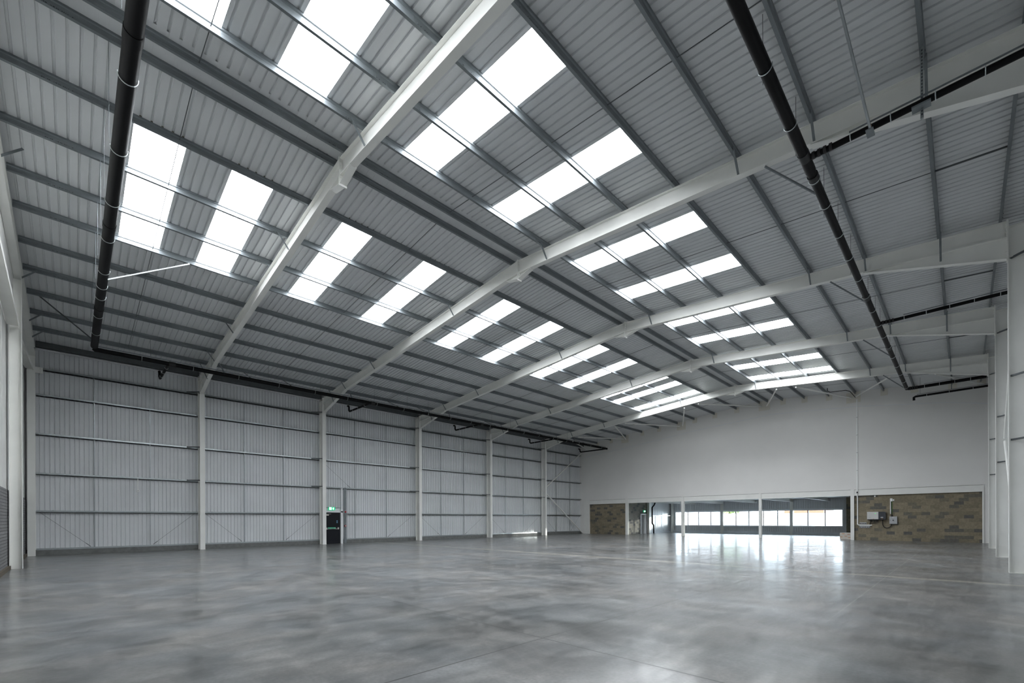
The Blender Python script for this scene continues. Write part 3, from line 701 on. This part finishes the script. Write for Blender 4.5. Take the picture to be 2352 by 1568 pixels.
# side branches of C
def side(name, x, y1, label, r=.06, ch=True):
    t = thing(name, label, 'pipe', (x, CY, CZ), 'side pipes under the short slope', 'thing')
    MB().tube([(x, CY - .05, CZ), (x + .02, CY - .45, CZ), (x + .02, y1, CZ)], r, 14).build('pipe_run', 'black', t)
    for q in range(4): MB().tube([(x, CY - .12 - .1 * q, CZ), (x, CY - .17 - .1 * q, CZ)], r + .014, 12).build('collar', 'rub', t)
    if ch:
        m = MB(); y = CY - .75
        z0 = CZ + r + .04
        m.box(x - .012, x + .012, y1, y, z0, z0 + .022); m.build('support_rail', 'galv', t)
        q = y - .02
        while q > y1:
            m = ring_clip((x + .02, q, CZ), (0, 1, 0), r + .008, .05); m.build('clip', 'zinc', t); q -= .62
side('side_pipe', 11.14, -1.7, 'black side pipe on a slotted rail, nearest of those under the short slope')
side('side_pipe', 22.6, -1.6, 'black side pipe in front of the fourth frame, ending at a right-hand column')
side('side_pipe', 35.2, -1.6, 'black end pipe turning right in front of the plastered wall', .088, True)
t = thing('side_pipe', 'thinner black pipe below the end pipe in front of plastered wall', 'pipe', (37.8, 2.2, 9.25), 'side pipes under the short slope', 'thing')
MB().tube([(37.95, 2.2, 9.05), (37.9, 2.2, 9.22), (37.8, 2.1, 9.25), (37.75, -1.6, 9.25)], .065, 14).build('pipe_run', 'black', t)
m = MB(); m.box(37.74, 37.78, -1.6, 2.05, 9.34, 9.37); m.build('support_rail', 'galv', t)
for q in (1.6, .6, -.4): ring_clip((37.77, q, 9.25), (0, 1, 0), .07, .05).build('clip', 'zinc', t)
rod((37.8, 1.9, 9.36), 10.4).build('hanger_rod', 'dark', t); rod((37.8, .5, 9.36), 10.3, .02).build('hanger_rod', 'galv', t)
# cable conduit and slotted channel hanging by the nearest side pipe
t = thing('conduit_drop', 'slim grey conduit hanging down to the nearest black side pipe', 'conduit', (11.0, 1.25, 9.05), None, 'thing')
MB().tube([(11.0, 1.25, 9.12), (9.38, 1.507, 10.605)], .024, 8).build('tube', 'rail', t)
MB().tube([(11.0, 1.25, 9.14), (10.95, 1.252, 9.18)], .024, 8).build('gland', 'copper', t)
MB().box(10.95, 11.2, 1.2, 1.32, 9.09, 9.11).build('bracket', 'galv', t)
t = thing('slotted_channel', 'slotted galvanised channel hanging upright beside the nearest side pipe', 'channel', (11.2, .52, 9.0), None, 'thing')
m = MB(); m.box(11.18, 11.222, .50, .545, 8.98, 10.30); chn = m.build('channel', 'rail', t)
for i in range(20): MB().box(11.176, 11.181, .512, .532, 9.03 + i * .062, 9.065 + i * .062).build('slot', 'dark', chn)
MB().box(11.06, 11.24, .40, .66, 9.16, 9.19).build('bracket', 'galv', t)
# long diagonal channels to pipe A
m = MB(); m.bar((.80, 18.7, 9.12), (2.95, 19.08, 10.62), .034, .034); tag(m.build('slotted_strut', 'rail'), 'bright slotted strut from a purlin to the gable-side black pipe', 'strut', 'struts of the gable-side pipe', 'thing')
m = MB(); m.bar((-.95, 24.7, 10.25), (.8, 26.2, 9.25), .035, .035); tag(m.build('slotted_strut', 'dark'), 'dark slotted strut sloping to the lower end of the gable-side pipe', 'strut', 'struts of the gable-side pipe', 'thing')
# small black pipe near the plastered wall
pipe('vent_pipe', 'small black vent pipe bent under the roof near plastered wall', [(38.0, 6.75, 10.8), (38.0, 6.75, 10.6), (38.05, 6.6, 10.5), (38.3, 5.75, 10.5), (38.6, 5.56, 10.46), (40.9, 5.56, 10.46)], .022)

# ------------------------------------------------------------------ fire exit in the clad wall
t = thing('door_1', 'black fire exit door with push bar in the clad wall', 'door', (12.65, 30.2, 0), None, 'structure')
lf = MB().box(12.10, 13.14, 30.20, 30.25, .03, 2.13).build('door_leaf', 'navy', t)
m = MB(); m.box(13.16, 13.32, 30.12, 30.36, 0, 2.30); m.box(12.02, 13.32, 30.12, 30.36, 2.14, 2.24); m.box(12.0, 12.08, 30.12, 30.36, 0, 2.3); m.build('door_frame', 'frame', t)
m = MB(); m.box(13.19, 13.31, 30.14, 30.26, 2.30, 3.82); m.build('door_post', 'frame', t)
m = MB(); m.box(12.0, 13.3, 30.28, 30.36, 2.25, 2.42); m.build('head_panel', 'clad', t)
m = MB(); m.box(12.05, 13.32, 30.22, 30.26, 2.44, 2.475); m.build('head_rail', 'galv', t)
m = MB(); m.tube([(12.17, 30.14, 1.02), (13.0, 30.14, 1.02)], .014, 8); m.box(12.14, 12.22, 30.12, 30.2, .99, 1.12); m.box(12.94, 13.03, 30.12, 30.2, .99, 1.12); m.build('push_bar', 'chrome', lf)
m = MB(); m.box(12.3, 12.83, 30.194, 30.2, 1.04, 1.13); pl = m.build('push_bar_sign', 'greenp', t)
m = MB()
for i, y in enumerate((1.56, 1.46)): m.tube([(12.93, 30.194, y), (12.93, 30.2, y)], .042, 14)
m.build('round_sticker', 'blue', lf)
m = MB(); m.box(12.12, 12.34, 30.14, 30.2, 1.93, 2.0); m.box(12.16, 12.5, 30.16, 30.175, 2.03, 2.045); m.build('door_closer', 'chrome', lf)
def letters(txt, loc, size, mat, parent, rotz):
    c = bpy.data.curves.new('lettering', 'FONT'); c.body = txt; c.size = size; c.extrude = .001; c.align_x = 'CENTER'; c.align_y = 'CENTER'
    o = bpy.data.objects.new('lettering', c); COL.objects.link(o); c.materials.append(M[mat]); o.parent = parent
    o.rotation_euler = (math.pi / 2, 0, rotz); o.location = Vector(loc) - wloc(parent); return o
letters('PUSH BAR TO OPEN', (12.565, 30.192, 1.085), .062, 'mint', pl, 0)
def exit_sign(name, label, c, axis, w=.42, h=.2):
    """running man, doorway and arrow; axis 'x': the sign lies in the x-z plane and faces -y"""
    t = thing(name, label, 'sign', c, 'lit green exit signs', 'thing'); cx, cy, cz = c
    sgp = MB().box(cx - w / 2, cx + w / 2, cy - .03, cy + .03, cz - h / 2, cz + h / 2).build('sign_panel', 'green', t)
    y0, y1 = cy - .036, cy - .03; u = h / .2
    m = MB(); m.box(cx - .18 * u, cx - .03 * u, y0, y1, cz - .08 * u, cz + .08 * u); m.build('doorway_symbol', 'whites', sgp)
    m = MB(); a, b = y0 - .004, y0
    def blk(p, q, wd): m.bar((cx + p[0] * u, (a + b) / 2, cz + p[1] * u), (cx + q[0] * u, (a + b) / 2, cz + q[1] * u), .004, wd * u, (0, 0, 1))
    m.tube([(cx - .1 * u, a, cz + .055 * u), (cx - .1 * u, b, cz + .055 * u)], .014 * u, 10)
    blk((-.102, .04), (-.112, -.01), .026); blk((-.112, -.01), (-.085, -.035), .016); blk((-.085, -.035), (-.09, -.07), .014); blk((-.112, -.01), (-.135, -.04), .016); blk((-.135, -.04), (-.155, -.04), .013); blk((-.102, .035), (-.075, .012), .012); blk((-.104, .035), (-.132, .018), .012)
    m.build('running_figure', 'green', sgp)
    m = MB(); q = [(.0, .075), (.065, .012), (.03, .012), (.03, -.07), (-.03, -.07), (-.03, .012), (-.065, .012)]
    m.prism([(cx + .09 * u + p * u, cz + r * u) for p, r in q], (0, y0, 0), (0, y1, 0), (1, 0, 0), (0, 0, 1)); m.build('arrow_symbol', 'whites', sgp)
    m = MB(); m.tube([(cx - w * .3, cy, cz + h / 2), (cx - w * .3, cy, cz + h / 2 + .06)], .008, 6); m.build('bracket', 'galv', t)
    return t
exit_sign('exit_sign', 'green lit exit sign with arrow above the black fire door', (12.555, 30.16, 2.40), 'x')
# conduit, call point and key switch beside the door
t = thing('cable_tray', 'upright galvanised cable tray beside the fire exit', 'cable tray', (13.56, 30.36, .3), None, 'thing')
m = MB(); m.box(13.47, 13.66, 30.33, 30.36, 0, 3.85); m.build('tray', 'galv', t)
m = MB(); m.tube([(13.52, 30.315, 1.3), (13.52, 30.315, 3.9)], .016, 8); m.tube([(13.6, 30.315, 1.3), (13.6, 30.315, 3.9)], .016, 8); m.build('conduit', 'rail', t)
t = thing('alarm_sounder', 'red alarm sounder on the tray beside the fire exit', 'alarm', (13.56, 30.3, 2.19), None, 'thing')
MB().tube([(13.55, 30.31, 2.19), (13.55, 30.22, 2.19)], .06, 14).build('sounder_body', 'red', t); MB().tube([(13.55, 30.33, 2.19), (13.55, 30.30, 2.19)], .072, 14).build('base', 'white', t)
t = thing('call_point', 'small red and white call point lower on the door-side tray', 'call point', (13.56, 30.3, 1.22), None, 'thing')
MB().box(13.5, 13.61, 30.25, 30.33, 1.16, 1.27).build('housing', 'red', t); MB().box(13.525, 13.585, 30.243, 30.25, 1.185, 1.245).build('glass_plate', 'white', t)
# hanging pull cord on the first bay
t = thing('hanging_cable', 'white looped cable hanging from a side rail in first bay', 'cable', (2.45, 30.35, 3.3), None, 'thing')
MB().tube([(2.44, 30.38, 3.85), (2.44, 30.38, 3.25)], .009, 6).build('cable', 'white', t); MB().tube([(2.46, 30.38, 3.85), (2.46, 30.38, 3.25)], .009, 6).build('cable', 'white', t)
m = MB(); m.tube([(2.45 + .05 * math.cos(a), 30.36, 3.19 + .05 * math.sin(a)) for a in [i * math.pi / 6 for i in range(13)]], .018, 6); m.build('end_loop', 'white', t)

# ------------------------------------------------------------------ electrical equipment on the blockwork
xw = 41.2
t = thing('white_trunking', 'tall white conduit down the plastered wall bending above the block wall floor', 'trunking', (XF, 5.5, 1.1), None, 'thing')
m = MB(); m.box(XF - .06, XF, 5.455, 5.535, 3.55, 10.35); m.build('upper_run', 'white', t)
for z in (9.0, 7.7, 6.4, 5.1): MB().box(XF - .064, XF, 5.45, 5.54, z, z + .02).build('joint', 'galv', t)
MB().box(XF - .07, XF, 5.455, 5.535, 3.44, 3.55).build('black_joint', 'rub', t)
m = MB(); m.tube([(XF - .03, 5.495, 3.46), (XF - .03, 5.495, 3.3), (xw - .05, 5.495, 3.1), (xw - .05, 5.495, 1.19), (xw - .05, 5.46, 1.13), (xw - .05, 5.4, 1.10), (xw - .05, 4.67, 1.10)], .042, 12); m.build('lower_run', 'white', t)
def strip(name, y0, y1, z, n, lab):
    t = thing(name, lab, 'socket strip', (xw, (y0 + y1) / 2, z), 'rows of outlets by the conduit', 'thing')
    hs = MB().box(xw - .05, xw, y0, y1, z - .07, z + .07).build('housing', 'greybox', t)
    for i in range(n):
        y = y0 + (i + .5) / n * (y1 - y0); MB().tube([(xw - .055, y, z - .015), (xw - .048, y, z - .015)], .033, 12).build('outlet', 'rub', hs)
strip('outlet_strip', 4.98, 5.38, 1.24, 4, 'white strip of four black outlets just above the low conduit')
strip('outlet_strip', 4.78, 5.375, .975, 6, 'white strip of six black outlets just below the low conduit')
t = thing('inverter', 'pale grey and black inverter box on the brown blockwork', 'inverter', (xw, 4.4, 1.5), None, 'thing')
m = MB(); m.box(xw - .26, xw - .04, 4.287, 4.923, 1.535, 2.065); pc = m.build('pale_cover', 'inv', t)
m = MB(); m.prism([(3.88, 1.535), (4.287, 1.535), (4.287, 2.065), (3.93, 2.065), (3.88, 2.01)], (xw - .26, 0, 0), (xw - .04, 0, 0), (0, 1, 0), (0, 0, 1)); dk = m.build('dark_cover', 'anth', t)
m = MB(); m.box(xw - .04, xw, 3.95, 4.88, 1.5, 2.0); m.build('wall_bracket', 'rub', t)
m = MB(); m.box(xw - .22, xw - .06, 3.9, 4.9, 1.48, 1.535); m.build('connector_panel', 'rub', t)
MB().tube([(xw - .27, 4.455, 1.95), (xw - .258, 4.455, 1.95)], .027, 16).build('status_light', 'led', pc)
MB().box(xw - .263, xw - .258, 4.02, 4.16, 1.65, 1.69).build('pale_badge', 'white', dk)
m = MB(); m.box(xw - .263, xw - .258, 4.04, 4.12, 1.555, 1.585); m.box(xw - .263, xw - .258, 4.53, 4.59, 1.545, 1.565); m.build('rating_label', 'copper', t)
MB().box(xw - .263, xw - .258, 4.70, 4.84, 1.665, 1.685).build('grey_badge', 'greybox', pc)
t = thing('solar_cables', 'thin black cables from under the inverter to the low conduit', 'cables', (xw, 4.6, 1.2), None, 'thing')
for i, y in enumerate((4.74, 4.70, 4.52, 4.40, 4.32)):
    m = MB(); m.tube([(xw - .1, y, 1.5), (xw - .09, y, 1.36), (xw - .07, y + .05, 1.27), (xw - .06, max(4.72, y) + .04 + i * .012, 1.22), (xw - .05, 4.80 - i * .02, 1.12)], .012, 6); m.build('cable', 'rub', t)
t = thing('power_cable', 'thick black cable looping from the inverter to the isolator box', 'cable', (xw, 3.9, 1.0), None, 'thing')
pts = [(xw - .1, 4.07, 1.5), (xw - .09, 4.07, 1.3)] + [(xw - .07, 3.83 + .24 * math.cos(a), 1.2 + .285 * -math.sin(a)) for a in [i * math.pi / 10 for i in range(0, 10)]] + [(xw - .07, 3.60, 1.16), (xw - .08, 3.57, 1.26)]
MB().tube(pts, .022, 10).build('cable', 'rub', t)
t = thing('isolator_box', 'square grey isolator box with black rotary switch', 'switch box', (xw, 3.48, 1.46), None, 'thing')
MB().box(xw - .16, xw, 3.275, 3.69, 1.20, 1.72).build('casing', 'greybox', t); ld = MB().box(xw - .168, xw - .16, 3.285, 3.68, 1.21, 1.71).build('lid', 'greybox', t)
m = MB(); m.tube([(xw - .2, 3.485, 1.455), (xw - .168, 3.485, 1.455)], .036, 14); m.box(xw - .215, xw - .2, 3.475, 3.495, 1.41, 1.5); m.build('rotary_switch', 'rub', ld)
MB().tube([(xw - .175, 3.65, 1.46), (xw - .168, 3.65, 1.46)], .018, 10).build('lock', 'rub', ld); MB().box(xw - .171, xw - .168, 3.44, 3.55, 1.665, 1.69).build('pale_label', 'white', ld)
t = thing('supply_cable', 'upright cable tray with black and green cables above the isolator', 'cable tray', (xw, 3.58, 2.3), None, 'thing')
MB().box(xw - .03, xw, 3.615, 3.665, 1.9, 2.79).build('tray', 'white', t)
MB().tube([(xw - .05, 3.57, 1.72), (xw - .05, 3.575, 1.9), (xw - .05, 3.595, 2.3), (xw - .05, 3.6, 2.84)], .02, 8).build('black_cable', 'rub', t)
MB().tube([(xw - .04, 3.55, 1.74), (xw - .04, 3.555, 1.95), (xw - .04, 3.555, 2.8)], .011, 6).build('earth_cable', 'ylw', t)
MB().tube([(xw - .06, 3.57, 1.72), (xw - .06, 3.57, 1.84)], .04, 10).build('cable_gland', 'rub', t)
t = thing('junction_box', 'white junction box at the top of the upright cables', 'junction box', (xw, 3.6, 2.9), None, 'thing')
MB().box(xw - .07, xw, 3.535, 3.665, 2.79, 3.0).build('housing', 'white', t); MB().box(xw - .075, xw - .07, 3.55, 3.65, 2.81, 2.98).build('cover', 'white', t)
t = thing('wall_socket', 'tiny white socket beside the junction box', 'socket', (xw, 3.48, 2.88), None, 'thing'); MB().box(xw - .04, xw, 3.44, 3.52, 2.83, 2.93).build('plate', 'white', t)
t = thing('wall_sensor', 'tiny white fitting under the beam over the electrical blockwork', 'sensor', (xw, 4.5, 3.2), None, 'thing'); MB().box(xw - .05, xw, 4.46, 4.54, 3.14, 3.24).build('housing', 'white', t)
# carton on the floor by the post
t = thing('cardboard_box', 'white carton with orange print on the floor by the post', 'box', (42.6, 6.3, 0), None, 'thing')
MB().box(42.3, 42.9, 5.95, 6.75, 0, .46).build('carton', 'card', t)
m = MB()
for y, z in ((6.12, .36), (6.45, .40), (6.3, .22), (6.58, .16), (6.08, .10)): m.box(42.296, 42.3, y, y + .16, z, z + .035)
m.build('printed_mark', 'orange', t); MB().box(42.32, 42.88, 5.97, 6.73, .46, .50).build('lid_flap', 'card', t)

# ------------------------------------------------------------------ side room beyond the opening
XB = 51.35
mb = MB()
def wallpiece(y0, y1, z0, z1):
    p = ribbed(y0, y1, .2, .05, .03, .03, 0); sheet(mb, p, lambda a, h: (XB + h, a, z0), lambda a, h: (XB + h, a, z1)); mb.box(XB + .06, XB + .14, y0, y1, z0, z1)
wallpiece(5.4, 25.2, 2.55, 3.9); wallpiece(5.4, 25.2, .27, .78); wallpiece(24.27, 25.2, .78, 2.55); wallpiece(5.4, 7.88, .78, 2.55)
struct('wall_window', mb, 'clad', 'ribbed grey wall with ribbon windows at the back of the side room', 'wall')
mb = MB(); mb.box(XB - .12, XB + .14, 5.4, 25.2, 0, .27)
struct('baseboard_window', mb, 'soffit', 'grey upstand under the ribbon windows of the side room', 'wall base')
mb = MB(); mb.box(41.4, 51.5, 5.5, 5.6, 0, 3.6); mb.box(50.9, 51.0, 5.5, 7.62, 0, 3.6)
struct('wall_room_right', mb, 'blocky', 'dark blockwork end wall of the side room behind the cardboard box', 'wall')
mb = MB(); mb.box(41.4, 44.10, 24.75, 24.95, 0, 3.6); mb.box(44.10, 45.32, 24.75, 24.95, 2.2, 3.6); mb.box(45.32, 46.2, 24.75, 24.95, 0, 3.6)
struct('wall_room_left', mb, 'blockx', 'grey blockwork wall with white door inside the side room', 'wall')
mb = MB(); p = ribbed(46.2, 51.5, .2, .05, .03, .03, 0); sheet(mb, p, lambda a, h: (a, 24.78 + h, .2), lambda a, h: (a, 24.78 + h, 3.6)); mb.box(46.2, 51.5, 24.85, 24.95, 0, 3.6); mb.box(46.2, 51.5, 24.7, 24.85, 0, .2)
struct('wall_room_corner', mb, 'clad', 'pale ribbed sheet wall of the side room behind the black downpipe', 'wall')
mb = MB(); mb.box(41.25, 51.6, 5.4, 25.2, 3.56, 3.8)
struct('ceiling_room', mb, 'soffit', 'grey soffit over the side room beyond the opening', 'ceiling')
for i, y in enumerate((21.7, 18.67, 15.3, 12.0, 9.0, 6.1)):
    m = MB(); m.ibeam((41.3, y, 3.555), (51.2, y, 3.555), (0, 1, 0), (0, 0, -1), .30, .16, .012, .01)
    tag(m.build('ceiling_beam', 'steel'), 'steel ceiling beam of the side room, %s from the cardboard box' % ORD[6 - i], 'beam', 'ceiling beams of the side room', 'thing')
for y, lab in ((24.5, 'steel column in the corner of the side room by the windows'), (18.78, 'steel column before the ribbon windows, farther from the cardboard box'), (12.1, 'steel column before the ribbon windows, nearer the cardboard box')):
    m = MB(); m.ibeam((51.0, y, 0), (51.0, y, 3.56), (0, 1, 0), (1, 0, 0), .26, .24, .012, .01); tag(m.build('room_column', 'steel'), lab, 'column', 'columns before the ribbon windows', 'thing')
m = MB(); m.ibeam((45.75, 24.72, 0), (45.75, 24.72, 3.5), (1, 0, 0), (0, -1, 0), .24, .5, .012, .01); tag(m.build('room_column', 'steel'), 'steel column between the grey block wall and the downpipe', 'column', 'columns before the ribbon windows', 'thing')
m = MB(); m.box(46.25, 51.2, 24.6, 24.74, 1.97, 2.03); tag(m.build('room_side_rail', 'rail'), 'bright side rail on the sheet wall behind the downpipe', 'side rail', None, 'thing')
m = MB(); m.tube([(46.55, 24.5, 0), (46.55, 24.5, .9), (46.2, 24.5, 1.15), (46.2, 24.5, 2.9), (46.7, 24.5, 3.2), (46.9, 24.5, 3.5)], .075, 12); tag(m.build('downpipe', 'black'), 'black downpipe with bends on the sheet wall of the side room', 'pipe', 'black rainwater pipes', 'thing')
# windows
def window(i, y0, y1, muls, label):
    t = thing('window_%d' % i, label, 'window', (XB, (y0 + y1) / 2, .78), 'ribbon windows of the side room', 'structure')
    z0, z1 = .77, 2.56; m = MB()
    m.box(XB - .06, XB + .12, y0, y1, z1 - .17, z1); m.box(XB - .10, XB + .12, y0, y1, z0, z0 + .13); m.box(XB - .06, XB + .12, y0, y0 + .13, z0 + .13, z1 - .17); m.box(XB - .06, XB + .12, y1 - .13, y1, z0 + .13, z1 - .17)
    wf = m.build('window_frame', 'alu', t)
    ed = [y0 + .13] + muls + [y1 - .13]
    for y in muls: MB().box(XB - .02, XB + .1, y - .042, y + .042, z0 + .13, z1 - .17).build('mullion', 'mull', wf)
    for a, b in zip(ed[:-1], ed[1:]): MB().box(XB + .05, XB + .058, a, b, z0 + .13, z1 - .17).build('glass_pane', 'glass', wf)
window(1, 18.92, 24.29, [20.08, 21.45, 22.7], 'ribbon window nearest the black downpipe')
window(2, 12.12, 18.92, [13.38, 14.7, 16.1, 17.4], 'ribbon window in the middle of the side room')
window(3, 7.87, 12.12, [9.33, 10.74], 'ribbon window nearest the cardboard box')
# open door in the grey block wall
t = thing('door_2', 'white framed doorway with open door in grey block wall', 'door', (44.7, 24.75, 0), None, 'structure')
m = MB(); m.box(44.10, 44.17, 24.70, 24.97, 0, 2.2); m.box(45.25, 45.32, 24.70, 24.97, 0, 2.2); m.box(44.10, 45.32, 24.70, 24.97, 2.1, 2.2); m.build('door_frame', 'frame', t)
m = MB(); m.box(44.18, 44.23, 24.96, 25.9, .02, 2.1); m.build('door_leaf', 'frame', t)
mb = MB(); mb.box(43.6, 46.0, 26.4, 26.5, 0, 3); mb.box(43.5, 43.6, 24.95, 26.5, 0, 3); mb.box(46.0, 46.1, 24.95, 26.5, 0, 3); mb.box(43.5, 46.1, 24.95, 26.5, 2.6, 2.7); mb.box(43.5, 46.1, 24.95, 26.5, -.05, .005)
struct('wall_lobby', mb, 'frame', 'pale lobby seen through the white framed doorway', 'wall')
exit_sign('exit_sign', 'small green exit sign above the white framed doorway', (44.85, 24.69, 2.47), 'x', .40, .19)

# ------------------------------------------------------------------ outside the windows
mb = MB(); mb.box(52, 140, -60, 90, -.35, -.25)
struct('ground_outside', mb, 'asphalt', 'pale yard outside the ribbon windows', 'ground')
mb = MB(); mb.box(63, 63.3, -40, 80, -.25, 2.25); tag(mb.build('boundary_wall', 'render'), 'white boundary wall beyond the ribbon windows', 'wall', None, 'thing')
t = thing('brick_house', 'orange brick house seen through the window by the cardboard box', 'house', (92, 19, -.25), None, 'thing')
MB().box(88, 96, 16.2, 21.9, -.25, 4.6).build('brick_wall', 'obrick', t)
m = MB(); m.prism([(87.6, 4.6), (96.4, 4.6), (92, 7.4)], (0, 15.9, 0), (0, 22.2, 0), (1, 0, 0), (0, 0, 1)); m.build('roof', 'tile', t)
for y in (17.2, 19.9): MB().box(87.96, 88.0, y, y + 1.2, 1.0, 2.4).build('window', 'frame', t)
t = thing('rendered_house', 'white rendered house seen through the middle window', 'house', (98, 38, -.25), None, 'thing')
MB().box(94, 102, 30, 42, -.25, 3.2).build('rendered_wall', 'render', t)
m = MB(); m.prism([(93.6, 3.2), (102.4, 3.2), (98, 6.4)], (0, 29.7, 0), (0, 42.3, 0), (1, 0, 0), (0, 0, 1)); m.build('roof', 'tile', t)
t = thing('leafy_tree', 'leafy green tree seen through the window near the downpipe', 'tree', (84, 29.5, -.25), None, 'thing')
MB().tube([(84, 29.5, -.25), (84.1, 29.6, 2.4), (84, 29.5, 4)], .22, 10).build('trunk', 'bark', t)
m = MB()
for i in range(420):
    a = random.uniform(0, 2 * math.pi); zz = random.uniform(-1, 1); rr = random.uniform(.5, 1) * 2.2
    p = Vector((84 + rr * math.cos(a) * math.sqrt(1 - zz * zz), 29.5 + rr * math.sin(a) * math.sqrt(1 - zz * zz), 4.2 + zz * rr))
    u = Vector((random.uniform(-1, 1), random.uniform(-1, 1), random.uniform(-1, 1))).normalized() * .28; w = u.orthogonal().normalized() * .2
    m.add([p - u, p + w, p + u, p - w], [(0, 1, 2, 3)])
m.build('crown', 'leaf', t)

# ------------------------------------------------------------------ light and view
w = bpy.data.worlds.new('sky'); SC.world = w; w.use_nodes = True
bg = w.node_tree.nodes['Background']; bg.inputs[0].default_value = (.80, .90, 1.0, 1); bg.inputs[1].default_value = 13.0
sd = bpy.data.lights.new('low_sun', 'SUN'); sun = bpy.data.objects.new('low_sun', sd); COL.objects.link(sun)
sd.energy = 3.0; sd.angle = math.radians(1.0); sd.color = (1, .95, .86); sun.location = (70, 0, 10)
sun.rotation_euler = Vector((-1, .85, -.105)).to_track_quat('-Z', 'Y').to_euler()
SC.view_settings.view_transform = 'Standard'; SC.view_settings.look = 'None'; SC.view_settings.gamma = 1; SC.view_settings.exposure = .46
SC.view_settings.use_curve_mapping = False
cy = SC.cycles
cy.use_denoising = True; cy.max_bounces = 9; cy.diffuse_bounces = 6; cy.glossy_bounces = 4; cy.transparent_max_bounces = 8; cy.caustics_reflective = True; cy.blur_glossy = .6; cy.caustics_refractive = False
cy.sample_clamp_indirect = 12
